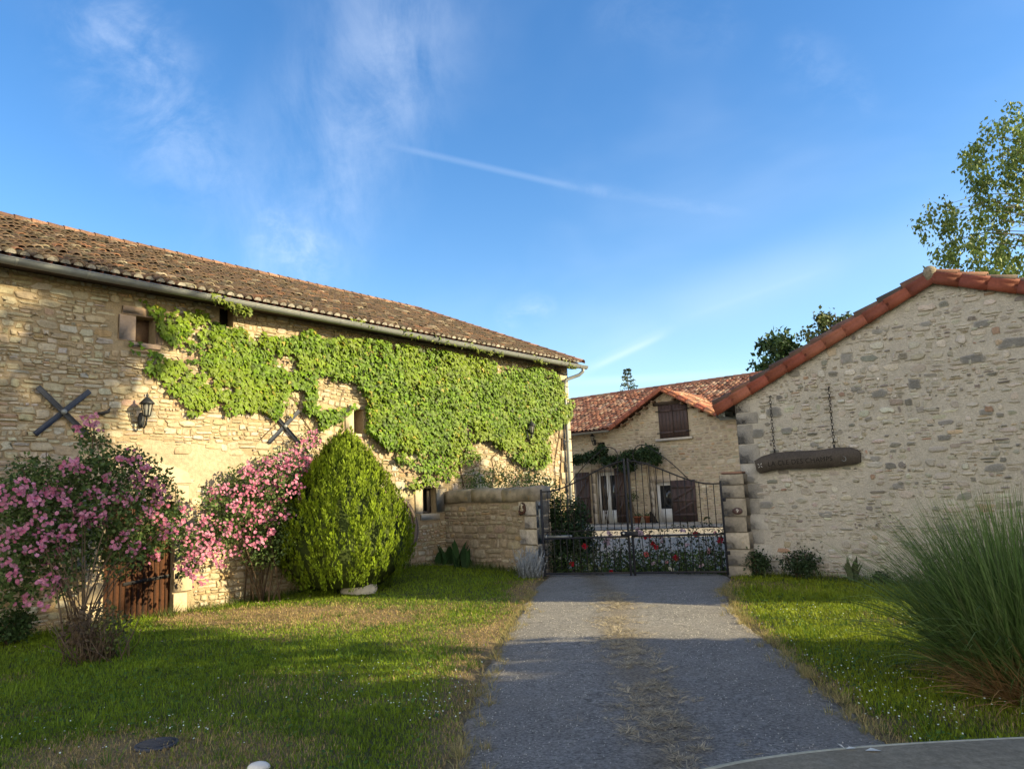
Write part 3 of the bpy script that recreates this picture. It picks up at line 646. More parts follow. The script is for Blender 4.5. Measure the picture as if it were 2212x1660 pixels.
# larger grey blocks scattered among the rubble, and the corner stones
for (px, py, w, h_, c) in ((1672, 720+170, .30, .22, .23), (1638, 935, .26, .2, .22), (1700, 930, .24, .15, .25), (1900, 850, .30, .16, .24), (2100, 775, .40, .17, .20), (2190, 740, .5, .18, .22), (1975, 830, .2, .22, .19), (2040, 945, .22, .12, .22), (1830, 772, .24, .26, .28), (1900, 715, .3, .1, .3), (2120, 700, .26, .14, .24), (1655, 1090, .3, .14, .27), (1785, 1110, .26, .12, .3), (2050, 1140, .34, .16, .27), (1940, 1050, .2, .12, .26), (2150, 1010, .3, .14, .26), (1890, 990, .2, .1, .3), (1720, 1010, .3, .12, .34), (1620, 1035, .22, .15, .25), (2000, 700, .2, .1, .28), (1850, 640+200, .2, .1, .27), (2130, 890, .2, .12, .25), (1760, 960, .18, .1, .3), (1965, 1175, .26, .12, .3)):
    s, h = GAB.hit(px, py); npt = 14; t = np.arange(npt)*2*math.pi/npt; V = []; C = []; j = 1+R2.normal(size=npt)*.09
    for (f, o, mix) in ((1, -.001, 1), (.88, .014, .35), (.6, .019, 0)):
        ux = np.sign(np.cos(t))*np.abs(np.cos(t))**.6; uy = np.sign(np.sin(t))*np.abs(np.sin(t))**.6
        V.append(GAB.P(s+ux*j*f*w/2, h+uy*j*f*h_/2, o+R2.normal(size=npt)*.003)); C.append(np.tile(np.array(gm)*mix+np.array([c, c*.97, c*.90])*(1-mix), (npt, 1)))
    V.append(GAB.P([s], [h], .019)); C.append([[c, c*.97, c*.9]]); k = np.arange(npt); kn = (k+1) % npt
    wb.add(np.concatenate(V), [np.concatenate([np.stack((r*npt+k, r*npt+kn, (r+1)*npt+kn, (r+1)*npt+k), -1) for r in range(2)]), np.stack((2*npt+k, 2*npt+kn, np.full(npt, 3*npt)), -1)], np.concatenate(C))
h = -.1; k = 0
while h < EL_H-.2:
    bh = R2.uniform(.22, .40); w = (.46 if k % 2 else .30)*R2.uniform(.85, 1.15); g = R2.choice([.33, .40, .45, .47])
    block(GAB, -.02, h, w, h+bh-.012, .005, wb, (g, g*.93, g*.80), bev=.006, rng=R2); h += bh; k += 1
L_ = G_LEN
for s in (0., G_R):
    q = GAB.P([s]*4, [-.4, -.4, gtop(s), gtop(s)], [0, -L_, -L_, 0]); wb.add(q, np.array([[0, 1, 2, 3]] if s else [[3, 2, 1, 0]]), gm)
wb.add(GAB.P([0, G_R, G_R, AP_S, 0], [-.4, -.4, gtop(G_R), AP_H, gtop(0)], -L_), [[4, 3, 2, 1, 0]], gm)
wb.make('wall', MAT['gable_stone'], gable)
# roof slopes
vp = pal((4, (.255, .072, .040)), (2, (.21, .062, .037)), (1, (.30, .10, .058)), var=.12)
ntp = pal((4, (.32, .140, .085)), (2.4, (.38, .205, .13)), (1.5, (.235, .105, .068)), (1.6, (.44, .30, .205)), (1.0, (.17, .095, .068)), var=.13)
rf = MB(); TH = .10
for (sa, sb) in ((-.40, AP_S), (G_R+.40, AP_S)):
    ha, hb = (gtop(0)-.40*sl_l if sa < 0 else gtop(G_R)-.40*sl_r)+TH, AP_H+TH
    up = nrm(GAB.d*(sb-sa)+np.array([0, 0, hb-ha])); along = -GAB.n; nn = np.cross(along, up); nn = nn if nn[2] > 0 else -nn; Ls = math.hypot(sb-sa, hb-ha)
    O = GAB.P(sa, ha, .02)
    tiles(rf, O, along, up, nn, int((L_+.1)/.22), int(Ls/.34), .22, .34, .10, ntp, R2)
    rf.add(GAB.P([sa, sb, sb, sa], [ha-.01, hb-.01, hb-.01, ha-.01], [.02, .02, -L_-.1, -L_-.1]), np.array([[0, 1, 2, 3]]), (.12, .06, .045))
    rf.add(GAB.P([sa, sb, sb, sa], [ha-.09, hb-.09, hb-.09, ha-.09], [.0, .0, -L_-.1, -L_-.1]), np.array([[0, 1, 2, 3]]), (.12, .09, .07))
# ridge tiles
for i in range(int(L_/.36)):
    c = GAB.P(AP_S, AP_H+TH+.03, -.05-i*.36); a = np.linspace(-.1, math.pi+.1, 8); col = np.array([.34, .12, .07])*(1+R2.normal()*.15)
    V = np.concatenate([c-GAB.n*t+np.outer(np.cos(a)*rr, GAB.d)+np.outer(np.sin(a)*rr, [0, 0, 1]) for t, rr in ((0, .15), (.42, .13))])
    rf.add(V, np.array([[j, j+1, 9+j, 8+j] for j in range(7)]), np.clip(col, .02, 1))
roof_g = rf.make('roof', MAT['new_tile'], gable)
vb = MB()
rake(vb, GAB, (-.42, gtop(0)-.42*sl_l+TH+.02), (AP_S+.03, AP_H+TH+.035), .10, .42, .175, .066, vp, R2)
rake(vb, GAB, (G_R+.42, gtop(G_R)-.42*sl_r+TH+.02), (AP_S+.06, AP_H+TH+.035), .10, .42, .175, .066, vp, R2)
verge_m = M('verge_lichen', col=True, rough=.75, n1=(2, .15), n2=(24, .18), bump=(50, .3, .008), blotch=[(5, .50, .64, .5, (.07, .055, .05))])
vb.make('verge_tiles', MAT['verge_tile'], gable, True)
# weathered outer row on top of the verge, black with lichen
vb = MB()
lp = pal((3, (.105, .075, .058)), (2, (.15, .085, .06)), (1, (.24, .11, .07)), (.5, (.26, .22, .15)), var=.15)
for (sa, sg) in ((-.42, sl_l), (G_R+.42, -sl_r)):
    ha = (gtop(0)-.42*sl_l if sa < 0 else gtop(G_R)-.42*sl_r)+TH+.085
    t = nrm(GAB.d*(AP_S-sa)+np.array([0, 0, AP_H+TH+.085-ha])); Lr = math.hypot(AP_S-sa, AP_H-ha+TH+.085); n_ = int(Lr/.42); nn = np.cross(t, GAB.n); nn = nn if nn[2] > 0 else -nn
    for i in range(n_):
        c = GAB.P(sa, ha, -.02)+t*(i*Lr/n_); a = np.linspace(-.3, math.pi+.2, 8); cc = lp(1, R2)[0]
        V = np.concatenate([c+t*x+nn*lf+np.outer(np.cos(a)*rr, GAB.n)+np.outer(np.sin(a)*rr, nn) for x, rr, lf in ((-.02, .082, .02), (-.02, .10, .022), (Lr/n_+.06, .078, -.012))])
        vb.add(V, np.array([[b*8+j, b*8+j+1, (b+1)*8+j+1, (b+1)*8+j] for b in range(2) for j in range(7)]), cc)
vb.make('roof_edge_tiles', verge_m, gable)
mb = MB(); V, F = lathe([(.02, -.20), (.09, -.16), (.115, -.04), (.11, .03), (.08, .075), (.04, .095), (.01, .10)], 12); V[:, 1] *= .8
mb.add(V+GAB.P(AP_S+.02, AP_H+TH+.10, .04), F); mb.make('apex_mortar', M('apex_mortar', (.26, .22, .16), n2=(25, .35), bump=(40, .8, .02), blotch=[(9, .5, .62, .7, (.10, .085, .06))]), gable, True)
# end of the zinc gutter that shows at the low corner
mb = MB(); q = GAB.P(-.36, gtop(0)-.40*sl_l-.02, -.25)
mb.box(q, GAB.d*.10, GAB.n*.22, np.array([0, 0, .07]), bev=.02); mb.tube([q+GAB.n*.23, q-GAB.n*L_], .06, 8); mb.make('gutter', MAT['zinc'], gable)

# ------------------------------------------------------------------ the house across the courtyard
R3 = np.random.RandomState(9)
house = thing('stone_house', 'stone house across the courtyard with a red tiled roof, brown shutters and a cross gable', 'house', HOUSE.P(2, .3))
H_B = .42; H_S0, H_S1 = -9.0, 8.6
fd = HOUSE.rect(1289, 1019, 1337, 1128); rd = HOUSE.rect(1417, 1040, 1468, 1127); uw = HOUSE.rect(1424, 873, 1487, 944); sw = HOUSE.rect(1290, 955, 1307, 985)
fd = (fd[0], H_B, fd[2], fd[3]); rd = (rd[0], H_B, rd[2], rd[3])
W_L, W_R = HOUSE.hit(1324, 920)[0]+.25, HOUSE.hit(1568, 892)[0]-.25; W_AS, W_AH = HOUSE.hit(1436, 846); HE = HOUSE.hit(1280, 931)[1]
wtop = lambda s: max(HE, W_AH-abs(s-W_AS)*(W_AH-HE-.05)/((W_R-W_L)/2)) if W_L < s < W_R else HE
hm = (.46, .40, .30)
wb = wall_panel(HOUSE, H_S0, H_S1, wtop, -.3, [fd, rd, uw, sw], hm, reveal=.22, step=.2)
hp = pal((5, (.43, .375, .285)), (3, (.48, .43, .34)), (2, (.36, .305, .23)), (.8, (.28, .25, .20)), (.5, (.45, .32, .2)))
stone_skin(wb, HOUSE, H_S0, H_S1, -.1, lambda s: wtop(s), W_AH, [(fd[0]-.2, fd[1], fd[2]+.2, fd[3]+.2), (rd[0]-.25, rd[1], rd[2]+.2, rd[3]+.28), (uw[0]-.02, uw[1]-.1, uw[2]+.02, uw[3]+.1), sw], R3, (.07, .13), (1.1, 2.8), .012, (.008, .022), hp, ring=hm, shrink=(.75, 1), npt=8, split=.1, inset=.02)
for (r_, l, t) in ((fd, .2, .2), (rd, .22, .26)):
    for i in range(5):
        y0 = r_[1]+(r_[3]-r_[1])*i/5; y1 = r_[1]+(r_[3]-r_[1])*(i+1)/5-.01
        block(HOUSE, r_[0]-l, y0, r_[0]-.002, y1, .02, wb, (.50, .45, .36), rng=R3); block(HOUSE, r_[2]+.002, y0, r_[2]+l, y1, .02, wb, (.50, .45, .36), rng=R3)
    block(HOUSE, r_[0]-l, r_[3]+.004, r_[2]+l, r_[3]+t, .024, wb, (.52, .44, .33), rng=R3)
for s in (H_S0, H_S1): wb.add(HOUSE.P([s]*4, [-.3, -.3, HE, HE], [0, -8, -8, 0]), np.array([[0, 1, 2, 3]]), hm)
wb.make('wall', MAT['house_stone'], house)
# upper shutters, sill
for (a, c) in ((uw[0], (uw[0]+uw[2])/2-.01), ((uw[0]+uw[2])/2+.01, uw[2])):
    mb = MB()
    for i in range(4):
        x0 = a+(c-a)*i/4; x1 = a+(c-a)*(i+1)/4; mb.box(HOUSE.P((x0+x1)/2, (uw[1]+uw[3])/2, .035), HOUSE.d*((x1-x0)/2-.004), HOUSE.n*.018, np.array([0, 0, (uw[3]-uw[1])/2]))
    for hh_ in (uw[1]+.2, uw[3]-.22): mb.box(HOUSE.P((a+c)/2, hh_, .062), HOUSE.d*((c-a)/2-.02), HOUSE.n*.010, np.array([0, 0, .045]))
    sh = mb.make('shutter', MAT['shutter'], house)
    for hh_ in (uw[1]+.2, uw[3]-.22): ib = MB(); ib.box(HOUSE.P((a if a == uw[0] else c), hh_, .075), HOUSE.d*.10, HOUSE.n*.006, np.array([0, 0, .02])); ib.make('hinge', MAT['iron'], sh)
mb = MB(); mb.box(HOUSE.P((uw[0]+uw[2])/2, uw[1]-.07, .03), HOUSE.d*((uw[2]-uw[0])/2+.16), HOUSE.n*.11, np.array([0, 0, .045]), (.5, .47, .41), .01); mb.make('window_sill', MAT['dressed'], house)
mb = MB(); mb.box(HOUSE.P((uw[0]+uw[2])/2, uw[3]+.08, .02), HOUSE.d*((uw[2]-uw[0])/2+.2), HOUSE.n*.06, np.array([0, 0, .07]), (.10, .075, .055), .01); mb.make('lintel_beam', MAT['wood_door'], house)
# small window with its grille
mb = MB(); mb.box(HOUSE.P((sw[0]+sw[2])/2, (sw[1]+sw[3])/2, -.15), HOUSE.d*((sw[2]-sw[0])/2+.03), HOUSE.n*.02, np.array([0, 0, (sw[3]-sw[1])/2+.03])); w_ = mb.make('window', MAT['dark'], house)
mb = MB()
for i in range(1, 4): x = sw[0]+(sw[2]-sw[0])*i/4; mb.tube([HOUSE.P(x, sw[1], .03), HOUSE.P(x, sw[3], .03)], .012, 5)
for i in range(1, 3): y = sw[1]+(sw[3]-sw[1])*i/3; mb.tube([HOUSE.P(sw[0]-.05, y, .03), HOUSE.P(sw[2]+.05, y, .03)], .012, 5)
mb.make('grille', MAT['iron'], w_)
# white doors with glass
def white_door(r_, nleaf, side):
    a, b, c, d = r_; fb = MB(); o = -.14
    for x in (a+.03, c-.03): fb.box(HOUSE.P(x, (b+d)/2, o), HOUSE.d*.03, HOUSE.n*.04, np.array([0, 0, (d-b)/2]))
    fb.box(HOUSE.P((a+c)/2, d-.03, o), HOUSE.d*((c-a)/2-.06), HOUSE.n*.04, np.array([0, 0, .03]))
    a += .06; c -= .06; d -= .06; root = fb.make('door_frame', MAT['white'], house)
    for i in range(nleaf):
        x0 = a+(c-a)*i/nleaf+.004; x1 = a+(c-a)*(i+1)/nleaf-.004; lb = MB(); k = .075; panel = b+.52
        for x in (x0+k/2, x1-k/2): lb.box(HOUSE.P(x, (b+d)/2, o-.01), HOUSE.d*k/2, HOUSE.n*.03, np.array([0, 0, (d-b)/2-.005]))
        lb.box(HOUSE.P((x0+x1)/2, d-k/2-.005, o-.01), HOUSE.d*((x1-x0)/2-k), HOUSE.n*.03, np.array([0, 0, k/2]))
        lb.box(HOUSE.P((x0+x1)/2, (b+panel)/2, o-.015), HOUSE.d*((x1-x0)/2-k), HOUSE.n*.02, np.array([0, 0, (panel-b)/2]))
        lf = lb.make('door_leaf', MAT['white'], house)
        gb = MB(); gb.box(HOUSE.P((x0+x1)/2, (panel+d-k)/2, o-.03), HOUSE.d*((x1-x0)/2-k), HOUSE.n*.005, np.array([0, 0, (d-k-panel)/2])); gb.make('pane', MAT['glass'], lf)
    bb = MB(); bb.box(HOUSE.P((r_[0]+r_[2])/2, (b+d)/2, -.23), HOUSE.d*((r_[2]-r_[0])/2+.05), HOUSE.n*.01, np.array([0, 0, (d-b)/2+.1])); bb.make('interior', MAT['dark'], house)
white_door(fd, 2, 0); white_door(rd, 1, 0)
def open_shutter(s0, s1, h0, h1, ledge=True):
    mb = MB(); n = 5
    for i in range(n):
        x0 = s0+(s1-s0)*i/n; x1 = s0+(s1-s0)*(i+1)/n; mb.box(HOUSE.P((x0+x1)/2, (h0+h1)/2, .07), HOUSE.d*((x1-x0)/2-.004), HOUSE.n*.018, np.array([0, 0, (h1-h0)/2]))
    for y in (h0+.25, h1-.25, (h0+h1)/2): mb.box(HOUSE.P((s0+s1)/2, y, .098), HOUSE.d*((s1-s0)/2-.03), HOUSE.n*.011, np.array([0, 0, .05]))
    for (ya, yb) in ((h0+.3, (h0+h1)/2-.05), ((h0+h1)/2+.05, h1-.3)):
        p, q = HOUSE.P(s0+.08, ya, .099), HOUSE.P(s1-.08, yb, .099); dd = (q-p)/2; mb.box((p+q)/2, dd, HOUSE.n*.010, np.cross(nrm(dd), HOUSE.n)*.045)
    mb.make('shutter', MAT['shutter'], house)
for x0, x1, yt, yb in ((1247, 1277, 1020, 1122), (1332, 1358, 1010, 1128), (1454, 1506, 1036, 1127)):
    s0 = HOUSE.hit(x0, (yt+yb)/2)[0]; s1 = HOUSE.hit(x1, (yt+yb)/2)[0]; open_shutter(s0, s1, H_B+.03, HOUSE.hit((x0+x1)/2, yt)[1])
# roof: main slope and the cross gable
rf = MB(); ev_o = .40; ev_h = HE-.02; run = 5.2; rH = float(np.mean([HOUSE.hit(1240, 866, -run)[1], HOUSE.hit(1560, 819, -run)[1]]))
up = nrm(-HOUSE.n*(ev_o+run)+np.array([0, 0, rH-ev_h])); nn = np.cross(HOUSE.d, up); nn = nn if nn[2] > 0 else -nn; Ls = math.hypot(ev_o+run, rH-ev_h)
O = HOUSE.P(H_S0, ev_h, ev_o)
tanm = (rH-ev_h)/(ev_o+run)
wsl = (W_AH-HE-.05)/((W_R-W_L)/2)
def main_keep(u, v):
    s = u+H_S0; dep = v*(ev_o+run)/Ls-ev_o; hmain = ev_h+v*(rH-ev_h)/Ls; hw = W_AH+.12-np.abs(s-W_AS)*wsl
    return ~((hw > hmain+.05) & (np.abs(s-W_AS) < (W_R-W_L)/2+.25))
tiles(rf, O, HOUSE.d, up, nn, int((H_S1-H_S0)/.21), int(Ls/.33), .21, .33, .095, ntp, R3, main_keep, seg=5)
def gable_hole(s): return None
rf.add([HOUSE.P(H_S0, ev_h-.02, ev_o-.02), HOUSE.P(W_L-.3, ev_h-.02, ev_o-.02), HOUSE.P(W_L-.3, rH-.02, -run), HOUSE.P(H_S0, rH-.02, -run)], np.array([[0, 1, 2, 3]]), (.14, .07, .05))
rf.add([HOUSE.P(W_R+.3, ev_h-.02, ev_o-.02), HOUSE.P(H_S1, ev_h-.02, ev_o-.02), HOUSE.P(H_S1, rH-.02, -run), HOUSE.P(W_R+.3, rH-.02, -run)], np.array([[0, 1, 2, 3]]), (.14, .07, .05))
rf.add([HOUSE.P(W_L-.3, ev_h+.4*tanm-.06, 0), HOUSE.P(W_R+.3, ev_h+.4*tanm-.06, 0), HOUSE.P(W_R+.3, rH-.02, -run), HOUSE.P(W_L-.3, rH-.02, -run)], np.array([[0, 1, 2, 3]]), (.14, .07, .05))
rf.add([HOUSE.P(H_S0, rH-.02, -run), HOUSE.P(H_S1, rH-.02, -run), HOUSE.P(H_S1, ev_h, -2*run), HOUSE.P(H_S0, ev_h, -2*run)], np.array([[0, 1, 2, 3]]), (.14, .07, .05))
for sg in (-1, 1):
    hwid = (W_R-W_L)/2+.28; sa = W_AS+sg*hwid; ha = W_AH+.10-hwid*wsl; u2 = nrm(HOUSE.d*(-sg*hwid)+np.array([0, 0, hwid*wsl])); al = -HOUSE.n; n2 = np.cross(al, u2); n2 = n2 if n2[2] > 0 else -n2; L2 = hwid*math.hypot(1, wsl)
    dmax = (W_AH-ev_h)/tanm+.3
    kp = lambda u, v, L2=L2, ha=ha, hwid=hwid: (ha+v/L2*hwid*wsl) > ev_h+(u-.35+ev_o)*tanm-.05
    tiles(rf, HOUSE.P(sa, ha, .35), al, u2, n2, int(dmax/.2), int(L2/.32), .2, .32, .09, ntp, R3, kp, seg=5)
    V = [HOUSE.P(sa, ha-.02, .35), HOUSE.P(W_AS, W_AH+.08, .35), HOUSE.P(W_AS, W_AH+.08, -dmax), HOUSE.P(sa, ha-.02, .0)]; rf.add(V, np.array([[0, 1, 2, 3]]), (.14, .07, .05))
for i in range(int((H_S1-H_S0)/.4)):
    c = HOUSE.P(H_S0+i*.4, rH+.02, -run); a = np.linspace(-.2, math.pi+.2, 7)
    V = np.concatenate([c+HOUSE.d*t+np.outer(np.cos(a)*rr, HOUSE.n)+np.outer(np.sin(a)*rr, [0, 0, 1]) for t, rr in ((0, .14), (.45, .12))]); rf.add(V, np.array([[j, j+1, 8+j, 7+j] for j in range(6)]), ntp(1, R3)[0]*.8)
rf.make('roof', MAT['new_tile'], house)
vb = MB()
vp2 = pal((3, (.36, .13, .075)), (2, (.30, .10, .06)), (1, (.42, .2, .12)))
rake(vb, HOUSE, (W_L-.30, W_AH+.10-((W_R-W_L)/2+.3)*wsl), (W_AS, W_AH+.13), .38, .42, .12, .08, vp2, R3)
rake(vb, HOUSE, (W_R+.30, W_AH+.10-((W_R-W_L)/2+.3)*wsl), (W_AS, W_AH+.13), .38, .42, .12, .08, vp2, R3)
vb.make('verge_tiles', MAT['new_tile'], house, True)
for i in range(6):   # rafter ends under the cross gable
    for sg in (-1, 1):
        x = .45+i*.36; mb = MB()
        if x < (W_R-W_L)/2: mb.box(HOUSE.P(W_AS+sg*x, W_AH-.12-x*wsl, .17), HOUSE.d*.035, HOUSE.n*.17, np.array([0, 0, .04]), (.16, .10, .06)); mb.make('rafter_end', MAT['wood_door'], house)
mb = MB()
for (s0, s1) in ((H_S0, W_L-.2), (W_R+.2, H_S1)):
    a = np.linspace(math.pi, 2*math.pi, 9)
    V = np.concatenate([HOUSE.P(np.full(9, s), ev_h-.05+.08*np.sin(a), ev_o+.06+.08*np.cos(a)) for s in (s0, s1)]); mb.add(V, [np.array([[i, i+1, 10+i, 9+i] for i in range(8)]), list(range(9, 18)), list(range(9))[::-1]])
mb.make('gutter', MAT['zinc'], house)
# terrace and its step
tb = MB(); s0, s1 = HOUSE.hit(1262, 1130)[0], HOUSE.hit(1520, 1130)[0]
tb.box(HOUSE.P((s0+s1)/2, .335, .75), HOUSE.d*(s1-s0)/2, HOUSE.n*.75, np.array([0, 0, .085]), bev=.015); tag(tb.make('terrace', MAT['terrace']), kind='structure')
# ------------------------------------------------------------------ garden wall and gate pillar
R4 = np.random.RandomState(3)
W0 = BARN.P(BARN.hit(963, 1180)[0], 0, .02); W1 = at_ground(1166, 1243); _v = W1-W0
GW = Plane(W0, math.degrees(math.atan2(_v[0], _v[1]))); GWL = float(np.hypot(_v[0], _v[1])); GWH = GW.hit(1100, 1052)[1]-.02
gwall = thing('garden_wall', 'low shaded rubble wall with a lichened coping between the barn and the gate', 'wall', GW.P(GWL/2, 0))
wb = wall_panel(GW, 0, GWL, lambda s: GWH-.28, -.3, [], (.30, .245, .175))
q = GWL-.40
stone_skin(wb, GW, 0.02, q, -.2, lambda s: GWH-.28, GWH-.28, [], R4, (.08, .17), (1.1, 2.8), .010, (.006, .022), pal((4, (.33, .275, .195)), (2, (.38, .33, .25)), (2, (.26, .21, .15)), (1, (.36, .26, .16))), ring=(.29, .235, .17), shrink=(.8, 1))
h = -.15; k = 0
while h < GWH-.30:
    bh = min(R4.uniform(.26, .40), GWH-.285-h); w = .52 if k % 2 else .36
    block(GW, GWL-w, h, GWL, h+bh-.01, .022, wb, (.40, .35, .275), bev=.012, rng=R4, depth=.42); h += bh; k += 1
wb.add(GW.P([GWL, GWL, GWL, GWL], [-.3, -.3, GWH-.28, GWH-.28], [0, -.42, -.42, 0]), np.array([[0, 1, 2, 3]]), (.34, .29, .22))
wb.add(GW.P([0, GWL, GWL, 0], [-.3, -.3, GWH-.28, GWH-.28], -.42), np.array([[3, 2, 1, 0]]), (.34, .29, .22))
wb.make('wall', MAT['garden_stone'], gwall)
cb = MB(); nseg = 3
for i in range(nseg):
    a = GWL*i/nseg+(.004 if i else .03); b = GWL*(i+1)/nseg-.004
    prof = [(.05, -.28), (.055, -.06), (.02, .0), (-.22, .03), (-.46, .0), (-.47, -.28)]; xs = np.linspace(a, b, 6); V = []
    for x in xs: V += [GW.P(x, GWH+pz+.02*math.sin(x*2.2)+R4.normal()*.006, po+R4.normal()*.005) for po, pz in prof]
    m = 6; cb.add(np.array(V), [np.array([[r*m+j, r*m+(j+1) % m, (r+1)*m+(j+1) % m, (r+1)*m+j] for r in range(5) for j in range(m)]), list(range(m))[::-1], list(range(5*m, 6*m))])
cb.make('coping', MAT['cap_stone'], gwall)
# pillar right of the gate
PC = at_ground(1599, 1244); PC[2] = 0; PIL = Plane(PC, 120.0)
pillar = thing('gate_pillar', 'squared stone pillar carrying the house number right of the gate', 'pillar', PC)
pb = MB(); h = -.15; PH = PIL.hit(1596, 1022)[1]
while h < PH-.02:
    bh = min(R4.uniform(.22, .36), PH-h)
    cc = np.array([.36, .31, .235])*(1+R4.normal()*.16); hw_ = .225*R4.uniform(.96, 1.04)
    pb.box(PIL.P(R4.normal()*.008, h+bh/2-.005, -.2), PIL.d*hw_, PIL.n*.21, np.array([0, 0, bh/2-.003]), cc, .009); h += bh
pb.box(PIL.P(0, (PH-.2)/2, -.2), PIL.d*.205, PIL.n*.19, np.array([0, 0, (PH-.1)/2]), (.30, .26, .20))
pb.make('pillar_blocks', M('pillar_stone', col=True, n1=(3, .2), n2=(15, .22), bump=(28, .8, .02), blotch=[(4, .55, .72, .5, (.20, .16, .11)), (9, .64, .72, .5, (.5, .36, .16))]), pillar)
cb = MB(); cb.box(PIL.P(0, PH+.02, -.2), PIL.d*.2, PIL.n*.19, np.array([0, 0, .022]), (.33, .19, .13), .01); cb.make('cap_slab', MAT['dressed'], pillar)
# ------------------------------------------------------------------ the iron gate
GL, GR = at_ground(1175, 1246), at_ground(1577, 1246); GL[2] = GR[2] = 0; _v = GR-GL
GATE = Plane(GL, math.degrees(math.atan2(_v[0], _v[1]))); GTL = float(np.hypot(_v[0], _v[1]))
gate = thing('iron_gate', 'black wrought-iron double gate with a swept top closing the drive', 'gate', GATE.P(GTL/2, 0))
mid = GTL/2; POST_H = 1.76; MID_H = 2.30
def top_l(u): return POST_H+(MID_H-POST_H)*float(smooth(0, 1, np.clip((u-.08)/.95, 0, 1))) if u > 0 else POST_H
def gbar(mb, p, q, r, n=6): mb.tube([GATE.P(*p), GATE.P(*q)], r, n)
RAIL, LOW = .80, .10
for side in (0, 1):
    X = (lambda t: t) if side == 0 else (lambda t: GTL-t)
    w = mid-.02; fb = MB()
    tp_ = lambda t: top_l(t/w)
    for (t, r, h1) in ((.03, .021, POST_H+.05), (w-.02, .021, MID_H+.05)):
        fb.box(GATE.P(X(t), (h1+.04)/2, 0), GATE.d*r, GATE.n*r, np.array([0, 0, (h1-.04)/2]), bev=.005)
    ts = np.linspace(.03, w-.02, 24); fb.tube([GATE.P(X(t), tp_(t), 0) for t in ts], .016, 6)
    for hh_, rr in ((LOW, .020), (RAIL, .018)): fb.box(GATE.P(X(w/2), hh_, 0), GATE.d*(w/2-.03), GATE.n*.010, np.array([0, 0, rr]), bev=.004)
    leaf_o = fb.make('gate_leaf', MAT['iron'], gate)
    nb = 13
    for i in range(1, nb):
        t = .03+(w-.05)*i/nb
        b = MB(); gbar(b, (X(t), .94, 0), (X(t), tp_(t), 0), .0085); b.make('bar', MAT['iron'], leaf_o)
        b = MB(); gbar(b, (X(t-.05), LOW, 0), (X(t-.05), RAIL, 0), .0085); b.make('bar', MAT['iron'], leaf_o)
    sb = MB()   # arcs of the scroll band between the two rows of bars
    for i in range(3):
        c = .03+(w-.05)*(i+.5)/3; a = np.linspace(0, math.pi, 12)
        sb.tube([GATE.P(X(c+.26*math.cos(q)), RAIL+.02+.14*math.sin(q)**.8, 0) for q in a], .007, 5)
        for sg in (-1, 1):
            a2 = np.linspace(0, 1.7*math.pi, 14); sb.tube([GATE.P(X(c+sg*(.06-.045*(1-q/6)*math.cos(q))), RAIL+.07+.045*(1-q/6)*math.sin(q), 0) for q in a2], .006, 5)
    sb.tube([GATE.P(X(.05), .935, 0), GATE.P(X(w-.04), .935, 0)], .008, 5)
    sb.make('scroll_band', MAT['iron'], leaf_o)
    cb = MB()   # big C-scroll over the meeting stile with a tail running down the top rail
    a = np.linspace(-.75*math.pi, .80*math.pi, 22); cxx, ch = w-.33, MID_H+.10
    pts = [GATE.P(X(cxx+.20*math.cos(q)*(1)), ch+.20*math.sin(q), 0) for q in a[::-1]]
    cb.tube(pts, .010, 6)
    ex, eh = cxx+.20*math.cos(a[-1]), ch+.20*math.sin(a[-1])
    tail = [(ex+(w*.34-ex)*k, eh+(tp_(w*.34)-eh)*k-.05*math.sin(k*math.pi)*(-1)) for k in np.linspace(0, 1, 8)]
    cb.tube([GATE.P(X(p), h, 0) for p, h in tail], .010, 6)
    cb.make('top_scroll', MAT['iron'], leaf_o)
    for hh_ in (.45, 1.45): hb = MB(); hb.box(GATE.P(X(-.015), hh_, 0), GATE.d*.03, GATE.n*.02, np.array([0, 0, .035]), bev=.006); hb.make('hinge', MAT['iron'], leaf_o)
    if side == 0:
        ab = MB(); ab.tube([GATE.P(.08, .83, -.06), GATE.P(.62, .83, -.06)], .030, 10); ab.box(GATE.P(.06, .83, -.05), GATE.d*.05, GATE.n*.05, np.array([0, 0, .05]), bev=.01); ab.make('opener_arm', MAT['zinc'], leaf_o, True)
        wb = MB(); wb.tube([GATE.P(-.04, .9, -.05), GATE.P(-.04, 1.55, -.05)], .022, 8); wb.make('cable_pipe', MAT['zinc'], gate, True)
lb = MB(); lb.box(GATE.P(mid-.02, .86, .02), GATE.d*.17, GATE.n*.025, np.array([0, 0, .045]), bev=.008); lk = lb.make('lock_box', MAT['iron'], gate)
lb = MB(); V, F = lathe([(.002, .05), (.022, .045), (.024, .02), (.012, .01), (.012, 0)], 10); lb.add(np.stack((V[:, 0], V[:, 1], V[:, 2]), -1)@np.array([GATE.d, [0, 0, 1], GATE.n])+GATE.P(mid-.12, .87, .045), F); lb.make('knob', MAT['pale'], lk, True)

